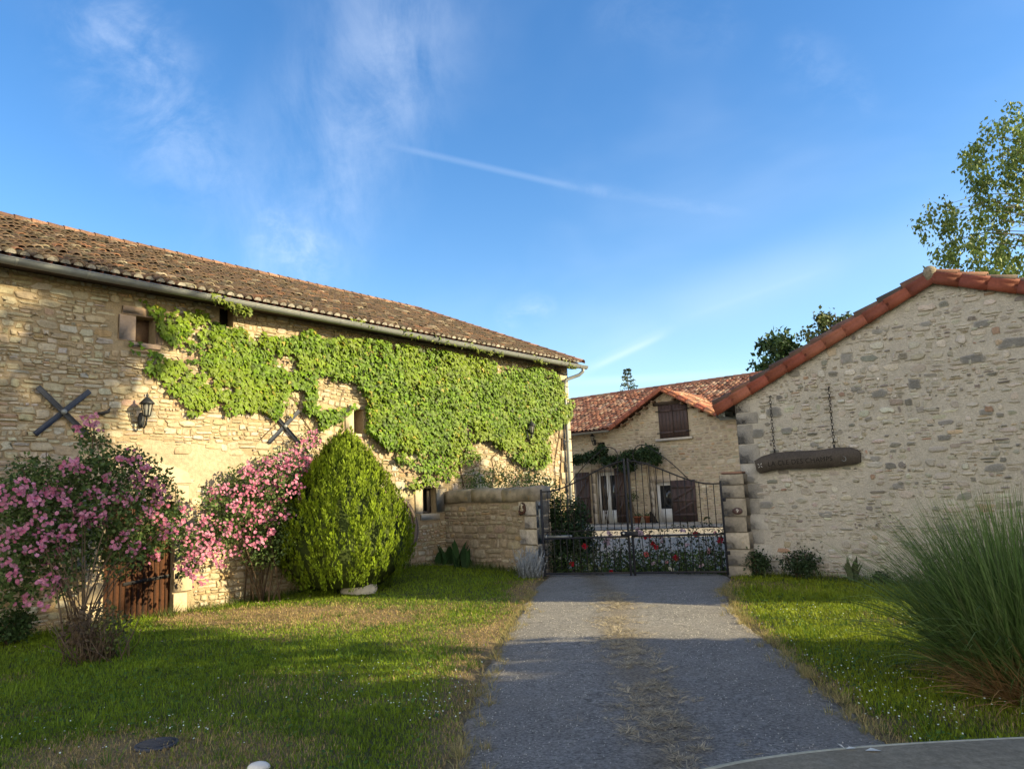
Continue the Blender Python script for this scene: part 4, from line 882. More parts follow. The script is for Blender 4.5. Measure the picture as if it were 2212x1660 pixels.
# ------------------------------------------------------------------ wall lanterns
def lantern_proto():
    """local frame: wall at y=0, the lamp stands out along -y"""
    t = thing('wall_lantern', '', 'lantern')
    b = MB(); V, F = lathe([(.012, .05), (.055, .04), (.075, .015), (.078, 0)], 14); V = np.stack((V[:, 0]*.75, -V[:, 2], V[:, 1]*1.7), -1); b.add(V, F); b.make('wall_plate', MAT['lantern'], t, True)
    b = MB(); a = np.linspace(0, 1, 10); b.tube([(0, -.02-.17*q, -.03-.11*math.sin(q*math.pi)*1.0+.02*q) for q in a], .013, 8); b.tube([(0, -.19, -.01), (0, -.19, .05)], .018, 8)
    b.tube([(0, -.19, -.10), (0, -.19, -.02)], [.006, .014], 8); b.make('arm', MAT['lantern'], t, True)
    b = MB(); n = 6
    for i in range(n):
        q = 2*math.pi*(i+.5)/n; b.tube([(.052*math.cos(q), -.19+.052*math.sin(q), .055), (.085*math.cos(q), -.19+.085*math.sin(q), .245)], .0075, 5)
    V, F = lathe([(.03, .03), (.058, .045), (.06, .06), (.03, .062)], 6, (0, -.19, 0)); b.add(V, F); b.make('cage', MAT['lantern'], t)
    b = MB(); V, F = lathe([(.048, .062), (.080, .243)], 6, (0, -.19, 0)); b.add(V, F[:1]); b.make('lantern_glass', MAT['lglass'], t)
    b = MB(); V, F = lathe([(.022, .06), (.022, .14), (.015, .15)], 8, (0, -.19, 0)); b.add(V, F); b.make('bulb_holder', MAT['lantern'], t)
    b = MB(); V, F = lathe([(.112, .238), (.118, .248), (.085, .285), (.060, .315), (.030, .345), (.018, .35), (.016, .37), (.022, .38), (.010, .40), (.002, .43)], 12, (0, -.19, 0)); b.add(V, F); b.make('cap', MAT['lantern'], t, True)
    return t
lan = lantern_proto()
def place(o, pl, s, h, off=0.03, sc=1.0):
    o.location = tuple(pl.P(s, h, off)); o.rotation_euler = (0, 0, math.atan2(pl.d[1], pl.d[0])); o.scale = (sc,)*3
s, h = BARN.hit(303, 905); place(lan, BARN, s, h-.02, .03, 1.05); lan['label'] = 'black glazed wall lantern on bare stone above the barn door'; lan['group'] = 'wall lanterns'
l2 = copy_tree(lan); s, h = BARN.hit(1131, 940); place(l2, BARN, s, h, .10, 1.0); l2['label'] = 'wall lantern half buried in the thick green creeper'
l3 = copy_tree(lan); s, h = HOUSE.hit(1286, 950); place(l3, HOUSE, s, h-.1, .03, 1.0); l3['label'] = 'small dark lantern on the house wall over the little grilled window'
# ------------------------------------------------------------------ iron wall anchors
def anchor_proto():
    t = thing('wall_anchor', '', 'wall anchor')
    for i, q in enumerate((math.radians(44), math.radians(136))):
        b = MB(); dd = np.array([math.cos(q), 0, math.sin(q)]); b.box((0, -.022-.022*i, 0), dd*.52, np.array([0, .011, 0]), np.array([-math.sin(q), 0, math.cos(q)])*.042, bev=.006); b.make('anchor_bar', MAT['anchor'], t)
    b = MB(); V, F = lathe([(.045, 0), (.045, .02), (.02, .035), (.004, .04)], 8); b.add(np.stack((V[:, 0], -.05-V[:, 2], V[:, 1]), -1), F); b.make('bolt', MAT['zinc'], t)
    return t
an = anchor_proto()
for i, (px, py, lab) in enumerate(((134, 890, 'dark iron X-shaped wall anchor on the shaded stone beside the pink rose'), (612, 921, 'grey iron X-shaped wall anchor with creeper growing round it'), (920, 942, 'iron X-shaped wall anchor almost lost under the creeper'))):
    o = an if i == 0 else copy_tree(an)
    s, h = BARN.hit(px, py); place(o, BARN, s, h, .02, (1, .92, .9)[i]); o['label'] = lab; o['group'] = 'iron wall anchors on the barn'
# small iron hook in the barn wall
s, h = BARN.hit(224, 890); b = MB(); b.tube([BARN.P(s-.12, h-.02, .0), BARN.P(s-.06, h-.03, .07), BARN.P(s+.03, h+.0, .10), BARN.P(s+.07, h+.08, .09)], [.012, .03, .03, .004], 6)
tag(b.make('iron_hook', MAT['iron'], None), 'small black iron hook in the wall above the left rose', 'hook')
# ------------------------------------------------------------------ cart wheel leaning on the barn
wc_s, wc_h = BARN.hit(899, 1130, .22); WR = .68
wheel = thing('cart_wheel', 'old wooden cart wheel leaning on the barn behind the golden conifer', 'cart wheel', BARN.P(wc_s-WR, .2, .3))
WP = lambda q, r, o=0.0: BARN.P(wc_s-WR+r*math.cos(q), wc_h+r*math.sin(q), .24-.12*(r*math.sin(q)/WR)+o)
def ringmesh(r0, r1, o0, o1, n=48):
    V = []
    for i in range(n):
        q = 2*math.pi*i/n; V += [WP(q, r0, o0), WP(q, r1, o0), WP(q, r1, o1), WP(q, r0, o1)]
    F = [[4*i+j, 4*i+(j+1) % 4, 4*((i+1) % n)+(j+1) % 4, 4*((i+1) % n)+j] for i in range(n) for j in range(4)]
    return np.array(V), np.array(F)
b = MB(); b.add(*ringmesh(WR-.085, WR-.012, -.035, .035), (.15, .11, .085)); b.make('rim', MAT['wood_door'], wheel)
b = MB(); b.add(*ringmesh(WR-.012, WR, -.04, .04)); b.make('tyre', MAT['anchor'], wheel)
b = MB(); V, F = lathe([(.06, -.10), (.09, -.05), (.10, .0), (.09, .05), (.05, .12), (.02, .13)], 14); b.add(V@np.array([BARN.d, [0, 0, 1], BARN.n])+BARN.P(wc_s-WR, wc_h, .24), F, (.14, .10, .08)); b.make('hub', MAT['wood_door'], wheel, True)
for i in range(12):
    q = 2*math.pi*i/12; b = MB(); b.tube([WP(q, .09), WP(q, WR-.08)], [.026, .02], 6, (.15, .11, .085)); b.make('spoke', MAT['wood_door'], wheel)
# ------------------------------------------------------------------ plaque, number plate
s, h = GW.hit(1131, 1097)
pl_ = thing('face_plaque', 'dark terracotta face plaque hanging on the garden wall beside the gate', 'plaque', GW.P(s, h, .03))
V, F = lathe([(.001, .012), (.06, .028), (.085, .018), (.10, 0)], 20); b = MB(); b.add((V*np.array([1, 1.28, 1]))@np.array([GW.d, [0, 0, 1], GW.n])+GW.P(s, h, .03), F, (.06, .03, .02)); b.make('dish', MAT['wood_door'], pl_, True)
b = MB()
def disc(cx, cy, rx, ry, o, rot=0, a0=0, a1=2*math.pi, col=(.5, .44, .33)):
    a = np.linspace(a0, a1, 14); X = rx*np.cos(a); Y = ry*np.sin(a); Xr = X*math.cos(rot)-Y*math.sin(rot); Yr = X*math.sin(rot)+Y*math.cos(rot)
    Vv = np.concatenate([GW.P(s+cx+Xr, h+cy+Yr, o), GW.P(s+cx+Xr, h+cy+Yr, o-.02)]); b.add(Vv, [list(range(14)), np.array([[i, 14+i, 15+i, i+1] for i in range(13)])], col)
disc(0, .045, .020, .060, .075); disc(-.012, -.028, .030, .014, .070, .35); disc(.022, -.026, .030, .014, .070, -.35); disc(-.035, .07, .016, .010, .066); disc(.035, .07, .016, .010, .066); disc(0, -.055, .034, .009, .066)
b.make('face_relief', MAT['dressed'], pl_)
b = MB(); a = np.linspace(math.pi*1.08, math.pi*1.92, 14); b.tube([GW.P(s+.085*math.cos(q), h-.02+.095*math.sin(q), .06) for q in a], [.006]+[.022]*12+[.006], 8, (.07, .03, .02)); b.make('beard', MAT['wood_door'], pl_, True)
s, h = PIL.hit(1593, 1103, .02)
npl = thing('number_plate', 'small oval house number plate reading 9 on the gate pillar', 'house number', PIL.P(s, h, .025))
V, F = lathe([(.001, .012), (.09, .012), (.098, 0)], 20); b = MB(); b.add((V*np.array([1, .68, 1]))@np.array([PIL.d, [0, 0, 1], PIL.n])+PIL.P(s, h, .022), F); b.make('plate', M('plate_enamel', (.10, .06, .055), rough=.35), npl, True)
def lettering(name, txt, size, origin, xdir, ndir, m, parent, ext=.002, squeeze=1.0):
    cu = bpy.data.curves.new(name, 'FONT'); cu.body = txt; cu.size = size; cu.extrude = ext; cu.align_x = 'CENTER'; cu.align_y = 'CENTER'; cu.space_character = 1.08
    tmp = bpy.data.objects.new(name, cu); SC.collection.objects.link(tmp); dg = bpy.context.evaluated_depsgraph_get(); me = bpy.data.meshes.new_from_object(tmp.evaluated_get(dg)); bpy.data.objects.remove(tmp)
    co = np.empty(len(me.vertices)*3, np.float32); me.vertices.foreach_get('co', co); co = co.reshape(-1, 3); co[:, 0] *= squeeze
    xd = nrm(xdir); nd = nrm(ndir); yd = np.cross(nd, xd); co = co@np.array([xd, yd, nd])+origin-np.array(parent['_o'])
    me.vertices.foreach_set('co', co.astype(np.float32).ravel()); me.update(); o = bpy.data.objects.new(name, me); SC.collection.objects.link(o); me.materials.append(m); o.parent = parent; o['_o'] = parent['_o']; return o
lettering('numeral', '9', .10, PIL.P(s, h, .036), PIL.d, PIL.n, MAT['pale'], npl)
# ------------------------------------------------------------------ hanging sign
SO = .10
sign = thing('hanging_sign', 'dark carved wooden sign hanging on two chains from the pale gable wall', 'sign', GAB.P(*GAB.hit(1745, 995), SO))
up_ = [(1629, 995), (1645, 985), (1672, 977), (1720, 973.5), (1770, 971), (1790, 968), (1805, 966), (1832, 965.5), (1850, 970), (1858, 977)]
dn_ = [(1858.5, 998), (1850, 1001), (1815, 1006.5), (1780, 1010.5), (1740, 1011.5), (1700, 1012), (1672, 1015), (1650, 1020.5), (1641, 1022), (1634, 1016)]
P2 = np.array([GAB.hit(x, y, SO) for x, y in up_+dn_]); n_ = len(P2); b = MB()
c0 = P2.mean(0); V = np.concatenate([GAB.P(P2[:, 0]*f+c0[0]*(1-f), P2[:, 1]*f+c0[1]*(1-f), o) for f, o in ((1, SO-.06), (1, SO-.008), (.985, SO))])
k = np.arange(n_); kn = (k+1) % n_
b.add(V, [np.concatenate([np.stack((r*n_+k, r*n_+kn, (r+1)*n_+kn, (r+1)*n_+k), -1) for r in range(2)]), list(range(2*n_, 3*n_)), list(range(n_))[::-1]]); b.make('board', MAT['board'], sign)
pa, pb_ = np.array(GAB.hit(1652, 1003, SO)), np.array(GAB.hit(1806, 989, SO)); xd = GAB.d*(pb_-pa)[0]+np.array([0, 0, (pb_-pa)[1]]); cc = (pa+pb_)/2; wid = float(np.hypot(*(pb_-pa)))
lettering('lettering', 'LA CLE DES CHAMPS', .125, GAB.P(cc[0], cc[1], SO+.001), xd, GAB.n, MAT['ink'], sign, .002, wid/1.36)
b = MB(); s, h = GAB.hit(1642, 1005, SO)
for q in (45, 135, 225, 315):
    a = math.radians(q+8); b.tube([GAB.P(s+.018*math.cos(a), h+.018*math.sin(a), SO+.004), GAB.P(s+.05*math.cos(a), h+.05*math.sin(a), SO+.004)], [.004, .0075], 6)
b.make('flower_mark', MAT['pale'], sign)
b = MB(); s, h = GAB.hit(1824, 991, SO); b.tube([GAB.P(s+x*.05, h+y*.05, SO+.006) for x, y in ((-.9, -.35), (-.2, -.75), (.45, -.55), (.6, .1), (.3, .75), (-.3, 1.1))], [.004, .006, .008, .006, .004, .003], 6); b.make('key_mark', MAT['zinc'], sign)
for (xt, yt, xb, yb, nl) in ((1663, 858, 1673, 977, 17), (1790, 838, 1802, 967, 19)):
    s0, h0 = GAB.hit(xt, yt, SO*.8); s1, h1 = GAB.hit(xb, yb, SO*.8); b = MB(); ln = math.hypot(s1-s0, h1-h0)/nl
    for i in range(nl):
        c = GAB.P(s0+(s1-s0)*(i+.5)/nl, h0+(h1-h0)*(i+.5)/nl, SO*.75); a = np.linspace(0, 2*math.pi, 11)
        ax = GAB.d if i % 2 else GAB.n; b.tube([c+ax*(.021*math.cos(q))+np.array([0, 0, ln*.66*math.sin(q)]) for q in a], .0052, 5, cap=False)
    ch = b.make('chain', MAT['iron'], sign)
    hb = MB(); hb.tube([GAB.P(s0, h0+.02, -.02), GAB.P(s0, h0+.03, SO*.6), GAB.P(s0, h0+.005, SO*.9)], .011, 6); hb.box(GAB.P(s1, h1-.0, SO*.7), GAB.d*.014, GAB.n*.012, np.array([0, 0, .06]), bev=.004); hb.make('hook', MAT['iron'], ch)
# ------------------------------------------------------------------ mottled slab, bottom right
SLC = np.array([1.95, 1.88]); SLZ = .75  # unidentified curved surface, given the form of a stone table
slab = thing('unidentified_slab', 'mottled grey-brown stone table top with a pale rounded rim in the bottom right corner', 'stone table', (SLC[0], SLC[1], 0))
def sup(n, a, b_, e): t = np.arange(n)*2*math.pi/n; return np.stack((a*np.sign(np.cos(t))*np.abs(np.cos(t))**e, b_*np.sign(np.sin(t))*np.abs(np.sin(t))**e), -1)
n_ = 120; b = MB(); E0 = sup(n_, 1.75, 1.02, .62); k = np.arange(n_); kn = (k+1) % n_; V = []; prof = ((.80, -.06), (.985, -.06), (1.0, -.045), (1.004, -.028))
for f, z in prof: V.append(np.concatenate((E0*f+SLC, np.full((n_, 1), SLZ+z)), 1))
b.add(np.concatenate(V), [np.concatenate([np.stack((r*n_+k, r*n_+kn, (r+1)*n_+kn, (r+1)*n_+k), -1) for r in range(3)]), list(range(n_))[::-1]])
V = [np.concatenate((E0*f+SLC, np.full((n_, 1), SLZ+z)), 1) for f, z in ((.975, 0), (.90, .004), (.5, .008))]
b.add(np.concatenate(V), [np.concatenate([np.stack((r*n_+k, r*n_+kn, (r+1)*n_+kn, (r+1)*n_+k), -1) for r in range(2)]), list(range(2*n_, 3*n_))]); b.make('top', MAT['slab'], slab, True)
b = MB(); V = [np.concatenate((E0*f+SLC, np.full((n_, 1), SLZ+z)), 1) for f, z in ((1.004, -.028), (1.003, -.012), (.995, -.001), (.985, .002), (.975, 0))]
b.add(np.concatenate(V), np.concatenate([np.stack((r*n_+k, r*n_+kn, (r+1)*n_+kn, (r+1)*n_+k), -1) for r in range(4)])); b.make('rim', MAT['slab_rim'], slab, True)
for sg in (-1, 1):
    b = MB(); b.box((SLC[0]+sg*.95, SLC[1], (SLZ-.06)/2-.02), (.14, 0, 0), (0, .6, 0), (0, 0, (SLZ-.06)/2), bev=.03); b.make('pedestal', MAT['slab'], slab)
b = MB(); p0 = at_ground(1, 1)*0
d = ray(1828, 1615.5); p0 = CAM+d*(SLZ-EYE+.006)/d[2]
pt = []
V, F, _ = leaves(np.array([p0, p0+[-.004, .002, 0], p0+[.055, -.028, .0]]), np.array([[1., -.1, .1], [-.7, .3, .5], [1., -.12, .02]]), np.array([[0, 0, 1.]]*3), np.array([.034, .03, .055])); 
tag(mesh('fallen_petal', V, F, MAT['petal'], None, np.tile([.75, .74, .66], (len(V), 1))), 'tiny withered white petals lying on the rim of the stone table', 'petals')
# ------------------------------------------------------------------ stones and the cover on the lawn
def rock(name, c, r, label, cat, m='dressed', col=(.60, .56, .48), seed=1, flat=.6):
    rr = np.random.RandomState(seed); bm = bmesh.new(); bmesh.ops.create_icosphere(bm, subdivisions=3, radius=1)
    D = rr.normal(size=(7, 3)); D /= np.linalg.norm(D, axis=1)[:, None]; K = rr.uniform(.72, .95, 7)
    V = np.array([v.co[:] for v in bm.verts])
    for dd, k in zip(D, K): t = V@dd; V = V-np.outer(np.maximum(0, t-k), dd)*.9
    V += rr.normal(size=V.shape)*.012; F = np.array([[v.index for v in f.verts] for f in bm.faces]); bm.free()
    V = V*np.array(r)*np.array([1, 1, flat])+c
    return tag(mesh(name, V, F, MAT[m], None, np.tile(col, (len(V), 1))), label, cat)
p = at_ground(562, 1660); rock('white_stone', p+[0, -.03, .02], (.075, .06, .06), 'small white stone in the grass at the bottom edge of the lawn', 'stone', col=(.72, .68, .60), seed=4)
p = at_ground(768, 1283); rock('edging_stone', p+[.05, .12, .05], (.36, .2, .26), 'pale broken stone under the foot of the golden conifer', 'stone', col=(.62, .57, .48), seed=15, flat=.8)
p = at_ground(338, 1612); b = MB(); V, F = lathe([(.15, .0), (.15, .025), (.135, .03), (.13, .022), (.02, .022)], 20, p); b.add(V, F, (.08, .085, .09))
for i in range(-3, 4): b.box(p+[0, i*.034, .027], (math.sqrt(max(.001, .125**2-(i*.034)**2)), 0, 0), (0, .008, 0), (0, 0, .005), (.07, .075, .08))
tag(b.make('drain_cover', MAT['anchor'], None), 'round dark drain cover sunk in the lawn near the bottom edge', 'drain cover')
# flower pots and the cat on the terrace
def pot(px, lab):
    s = HOUSE.hit(px, 1120, .3)[0]; t = thing('flower_pot', lab, 'flower pot', HOUSE.P(s, H_B, .3), 'flower pots on the terrace')
    V, F = lathe([(.10, 0), (.15, .22), (.17, .22), (.17, .27), (.14, .27), (.13, .22)], 14, HOUSE.P(s, H_B, .3)); b = MB(); b.add(V, F[:2]); b.make('pot', MAT['terracotta'], t, True)
    r = np.random.RandomState(px); P = HOUSE.P(s, H_B+.30, .3)+r.normal(size=(60, 3))*[.08, .08, .06]; foliage('plant', P, .07, (.03, .07, .02), (.06, .12, .03), t, r=r)
pot(1377, 'terracotta pot near the middle of the gate, further from the white door'); pot(1399, 'terracotta pot next to the black cat')
cs = HOUSE.hit(1411, 1118, .35)[0]
def skin_body(name, joints, edges, radii, m, parent=None):
    me = bpy.data.meshes.new(name); me.from_pydata([tuple(map(float, j)) for j in joints], edges, []); o = bpy.data.objects.new(name, me); SC.collection.objects.link(o)
    o.modifiers.new('skin', 'SKIN'); o.modifiers.new('sub', 'SUBSURF').levels = 2; o.modifiers['sub'].render_levels = 2
    for v, r in zip(me.skin_vertices[0].data, radii): v.radius = (r, r)
    me.skin_vertices[0].data[0].use_root = True
    dg = bpy.context.evaluated_depsgraph_get(); m2 = bpy.data.meshes.new_from_object(o.evaluated_get(dg)); bpy.data.objects.remove(o)
    m2.materials.clear(); m2.materials.append(m); m2.polygons.foreach_set('use_smooth', np.ones(len(m2.polygons), bool)); o = bpy.data.objects.new(name, m2); SC.collection.objects.link(o); return o
b0 = HOUSE.P(cs, H_B, .35); L = lambda x, y, z: b0+HOUSE.d*x+HOUSE.n*y+np.array([0, 0, z])
J = [L(.06, 0, .10), L(.0, 0, .19), L(-.05, 0, .28), L(-.075, .0, .335), L(-.10, .01, .385), L(-.145, .015, .375), L(-.09, -.03, .445), L(-.09, .05, .445), L(-.09, -.035, .16), L(-.10, -.04, .02), L(-.09, .05, .16), L(-.10, .055, .02), L(.03, -.07, .06), L(-.04, -.08, .025), L(.03, .08, .06), L(-.04, .09, .025), L(.17, .02, .03), L(.24, .06, .025), L(.28, .12, .025)]
E_ = [(0, 1), (1, 2), (2, 3), (3, 4), (4, 5), (4, 6), (4, 7), (2, 8), (8, 9), (2, 10), (10, 11), (0, 12), (12, 13), (0, 14), (14, 15), (0, 16), (16, 17), (17, 18)]
tag(skin_body('cat', J, E_, [.11, .10, .08, .055, .06, .03, .012, .012, .03, .022, .03, .022, .05, .028, .05, .028, .028, .02, .016], M('black_fur', (.012, .012, .014), rough=.7, bump=(90, .4, .006))), 'black cat sitting on the terrace beside the terracotta pots', 'cat')
# ------------------------------------------------------------------ creeper on the barn
def inpoly(x, y, poly):
    p = np.asarray(poly, float); x = np.asarray(x); y = np.asarray(y); c = np.zeros(x.shape, bool); j = len(p)-1
    for i in range(len(p)):
        k = ((p[i, 1] > y) != (p[j, 1] > y)) & (x < (p[j, 0]-p[i, 0])*(y-p[i, 1])/(p[j, 1]-p[i, 1]+1e-9)+p[i, 0]); c ^= k; j = i
    return c
RV = np.random.RandomState(77)
# outlines of the growth in wall coordinates
W_ = lambda pts: np.array([BARN.hit(x, y) for x, y in pts])
grow_main = [W_([(300, 648), (342, 656), (410, 676), (452, 684), (474, 700), (490, 711), (521, 705), (553, 738), (572, 720), (598, 734), (640, 728), (667, 716), (692, 731), (750, 728), (805, 728), (830, 745), (854, 737), (878, 740), (939, 752), (982, 767), (1043, 776), (1067, 792), (1110, 795), (1150, 795), (1195, 810), (1214, 844), (1229, 874), (1226, 905), (1195, 922), (1174, 947), (1180, 996), (1159, 1014), (1119, 1005), (1088, 975), (1043, 950), (1018, 947), (1006, 956), (951, 969), (905, 975), (860, 968), (820, 962), (798, 941), (782, 926), (786, 880), (780, 850), (756, 818), (731, 814), (700, 806), (677, 822), (668, 870), (690, 884), (713, 889), (745, 876), (764, 876), (744, 897), (713, 911), (692, 934), (680, 900), (655, 880), (650, 845), (625, 845), (609, 862), (603, 890), (585, 908), (560, 890), (560, 856), (530, 890), (500, 893), (480, 888), (470, 868), (430, 880), (405, 885), (375, 858), (340, 826), (316, 800), (322, 772), (300, 762), (274, 752), (282, 742), (316, 757), (356, 770), (400, 790), (427, 800), (420, 770), (395, 758), (362, 738), (338, 712), (325, 688)]),
             W_([(860, 1005), (850, 980), (905, 975), (951, 969), (1005, 962), (1022, 978), (1024, 995), (982, 1008), (976, 1030), (915, 1046), (884, 1057), (869, 1048), (915, 1018)])]
grow_hole = [W_([(400, 768), (440, 790), (455, 812), (440, 822), (408, 800), (385, 784)]), W_([(560, 745), (600, 750), (640, 790), (628, 805), (590, 780)]), W_([(1070, 800), (1085, 797), (1110, 803), (1085, 812)]), W_([(600, 860), (640, 860), (645, 880), (610, 895)]), W_([(470, 830), (520, 840), (500, 858), (472, 850)])]
N0 = 62000; s0, s1 = BARN.hit(268, 700)[0], B_END+.15
S = RV.uniform(s0, s1, N0); Hh = RV.uniform(1.5, 5.3, N0)
lf_ = 1+.9*smooth(BARN.hit(720, 800)[0], BARN.hit(560, 800)[0], S)
jx = S+lf_*.16*(fbm(S*3, Hh*3, 1)-.5)+.08*(fbm(S*9, Hh*9, 2)-.5)+RV.normal(size=N0)*.025; jy = Hh+lf_*.22*(fbm(S*3, Hh*3, 3)-.5)+.1*(fbm(S*9, Hh*9, 4)-.5)+RV.normal(size=N0)*.025
dens = np.zeros(N0)
for g in grow_main: dens = np.maximum(dens, inpoly(jx, jy, g))
dens[inpoly(jx, jy, grow_main[1])] *= .40
for g in grow_hole: dens[inpoly(jx, jy, g)] = .04
left = smooth(BARN.hit(640, 800)[0], BARN.hit(420, 800)[0], S); dens = dens*(1-.75*left*(fbm(S*4, Hh*4, 8) < .46))
dens = dens*np.where(fbm(S*2.2, Hh*2.2, 15) < .34, .30, 1)*np.where((fbm(S*3.1, Hh*3.1, 16) < .40) & (Hh < 3.0), .25, 1)
for r in (win_mid, win_sq): dens[(S > r[0]-.15) & (S < r[2]) & (Hh > r[1]) & (Hh < r[3])] = 0
for (px, py, w, h_) in ((1006, 930, .16, .25), (1131, 935, .09, .22)):   # a pale jamb and the lantern peep out
    a_, b_ = BARN.hit(px, py); dens[(np.abs(S-a_) < w) & (np.abs(Hh-b_) < h_)] *= .12
k = RV.rand(N0) < dens
S, Hh = S[k], Hh[k]; n = len(S)
bul = .06+.24*fbm(S*1.6, Hh*1.6, 6)*smooth(BARN.hit(400, 800)[0], BARN.hit(800, 800)[0], S)
o = .03+bul*RV.rand(n)**.6
P = BARN.P(S, Hh, o); a = RV.normal(size=n)*.45
D = BARN.d*np.sin(a)[:, None]*.9+np.array([0, 0, -1.])*np.cos(a)[:, None]+BARN.n*(.30+.25*RV.normal(size=n))[:, None]
N = BARN.n[None]+np.array([0, 0, .55])+.50*rvec(n, RV)
sz = RV.uniform(.048, .118, n)
young = smooth(.45, .7, fbm(S*1.3, Hh*1.3, 22))[:, None]
c = tint(n, (.080, .160, .005), (.130, .215, .008), RV, .26)*(1-young*.5)+np.array([.20, .26, .012])*young*.5
odd_ = (RV.rand(n, 1) < .03); c = np.where(odd_, np.array([.26, .24, .03])*(.7+.6*RV.rand(n, 1)), c); c = np.where(RV.rand(n, 1) < .10, c*.5, c)
low = smooth(2.4, 1.7, Hh)[:, None]; c = c*(1-.5*low)+np.array([.26, .26, .02])*.5*low
V, F, C = leaves(P, D, N, sz, VINE, c)
vine = thing('virginia_creeper', 'broad sheet of bright green creeper covering the upper right of the barn wall', 'creeper', BARN.P(B_END-2, 0))
mesh('foliage', V, F, MAT['vine'], vine, C)
b = MB()   # bare stems on the wall
def stem(pts, r): b.tube([BARN.P(*BARN.hit(x, y), .025) for x, y in pts], r, 5, (.13, .08, .05))
stem([(1207, 1060), (1210, 1000), (1213, 950), (1211, 905), (1216, 870)], [.022, .02, .02, .016, .012]); stem([(1200, 1060), (1196, 1000), (1205, 950), (1209, 920)], [.012]*4)
stem([(1000, 1050), (990, 1000), (1010, 960), (1040, 940)], [.014]*4); stem([(1070, 1040), (1060, 990), (1090, 960), (1120, 930)], [.012]*4); stem([(900, 1040), (930, 1000), (950, 960)], [.012]*3)
stem([(690, 960), (670, 930), (650, 900), (640, 870), (600, 830)], [.01]*5); stem([(560, 950), (600, 910), (570, 870)], [.008]*3); stem([(270, 790), (330, 805), (380, 830)], [.008]*3)
stem([(480, 880), (430, 830), (380, 770)], [.008]*3); stem([(1130, 1040), (1100, 990), (1070, 960)], [.010]*3)
for i in range(40):
    s = RV.uniform(BARN.hit(520, 800)[0], B_END-.3); h = RV.uniform(1.9, 4.6); q = RV.uniform(.3, 2.8); L = RV.uniform(.4, 1.0)
    b.tube([BARN.P(s+L*t*math.cos(q)+.05*math.sin(5*t+i), h+L*t*math.sin(q), .03) for t in np.linspace(0, 1, 6)], .006, 4, (.15, .095, .06))
b.make('stem', MAT['bark'], vine)
# sprigs hanging in the gutter
for (x0, y0, x1, y1, m_) in ((458, 640, 536, 668, 130), (760, 690, 800, 702, 14), (860, 712, 905, 728, 40), (935, 728, 985, 742, 45), (1000, 742, 1090, 765, 110), (1150, 770, 1180, 782, 40), (1205, 776, 1240, 792, 50)):
    P = []
    for i in range(m_):
        t = RV.rand(); s, h = BARN.hit(x0+(x1-x0)*t, y0+(y1-y0)*t, gc_o); P.append(BARN.P(s+RV.normal()*.04, h+RV.normal()*.03-(.10*RV.rand() if x0 < 500 and t > .5 else 0), gc_o+RV.normal()*.05))
    P = np.array(P); n = len(P); D = -np.array([0, 0, 1.])[None]*.8+rvec(n, RV)*.6+BARN.n*.3; N = BARN.n[None]+rvec(n, RV)*.5+np.array([0, 0, .5])
    V, F, C = leaves(P, D, N, RV.uniform(.06, .11, n), VINE, tint(n, (.11, .16, .012), (.16, .19, .02), RV)); mesh('sprig', V, F, MAT['vine'], vine, C)

# ------------------------------------------------------------------ golden conifer
RT = np.random.RandomState(12)
TC = at_ground(734, 1286)+np.array([0, .55, 0]); TC[2] = hgt(TC[0], TC[1])
thu = thing('golden_conifer', 'egg-shaped golden green conifer bush in front of the creeper', 'conifer', TC)
def t_rad(u):     # radius against height 0..1
    return np.interp(u, [0, .08, .20, .34, .50, .65, .80, .92, 1.0], [.62, .86, 1.0, .99, .87, .70, .48, .27, .05])
_, th = None, 0
TH_ = None
d_top = ray(733, 917); tt = (TC[1]-CAM[1])/d_top[1]; TH_ = float((CAM+d_top*tt)[2]-TC[2]); TR = .5*(895-588)/FPX*float((TC-CAM)@CF)*.95
n = 1350; u = (np.arange(n)+.5)/n; u = np.clip(u**.80+RT.normal(size=n)*.012, 0, 1); q = np.arange(n)*2.39996+RT.normal(size=n)*.25
R_ = t_rad(u)*TR*(.95+.13*(RT.rand(n)-.5)); PH_ = np.where(RT.rand(n) < .06, 1.45, 1.0)*RT.uniform(.22, .42, n)*(1-.25*u); PW_ = RT.uniform(.034, .066, n)
c0 = TC+np.stack((R_*np.cos(q), R_*np.sin(q), .03+u*(TH_-.40)), -1)
out = np.stack((np.cos(q), np.sin(q), np.zeros(n)), -1); lat = np.stack((-np.sin(q), np.cos(q), np.zeros(n)), -1)
lean_ = (.30*(1-u)+.05)[:, None]; ax_ = np.array([0, 0, 1.])+out*lean_+lat*RT.normal(size=(n, 1))*.16; per = 30; pb0 = 1+.20*RT.normal(size=(n, 1)); pb0 = np.where(RT.rand(n, 1) < .025, .55, pb0)*np.where(RT.rand(n, 1) < .02, 1, 1)
PV = []; DV = []; NV = []; SV = []; CV = []
for j in range(per):     # a plume: a flame-shaped tuft of small upright sprays
    t = RT.rand(n)**.8; w = PW_*np.sin(math.pi*np.clip(.16+.80*t, 0, 1))**.8; a_ = RT.rand(n)*6.283; rr = np.sqrt(RT.rand(n))
    e_ = out*(w*rr*np.cos(a_))[:, None]+lat*(w*rr*np.sin(a_))[:, None]
    PV.append(c0+ax_*(t*PH_)[:, None]+e_-ax_*.06); DV.append(ax_+e_*6+.25*rvec(n, RT)); NV.append(out+e_*9+.6*rvec(n, RT)); SV.append(RT.uniform(.04, .075, n))
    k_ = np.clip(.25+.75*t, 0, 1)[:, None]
    CV.append(np.clip((np.array([.062, .112, .006])*(1-k_)+np.array([.165, .232, .010])*k_)*pb0*(1+.12*RT.normal(size=(n, 1))), .004, 1))
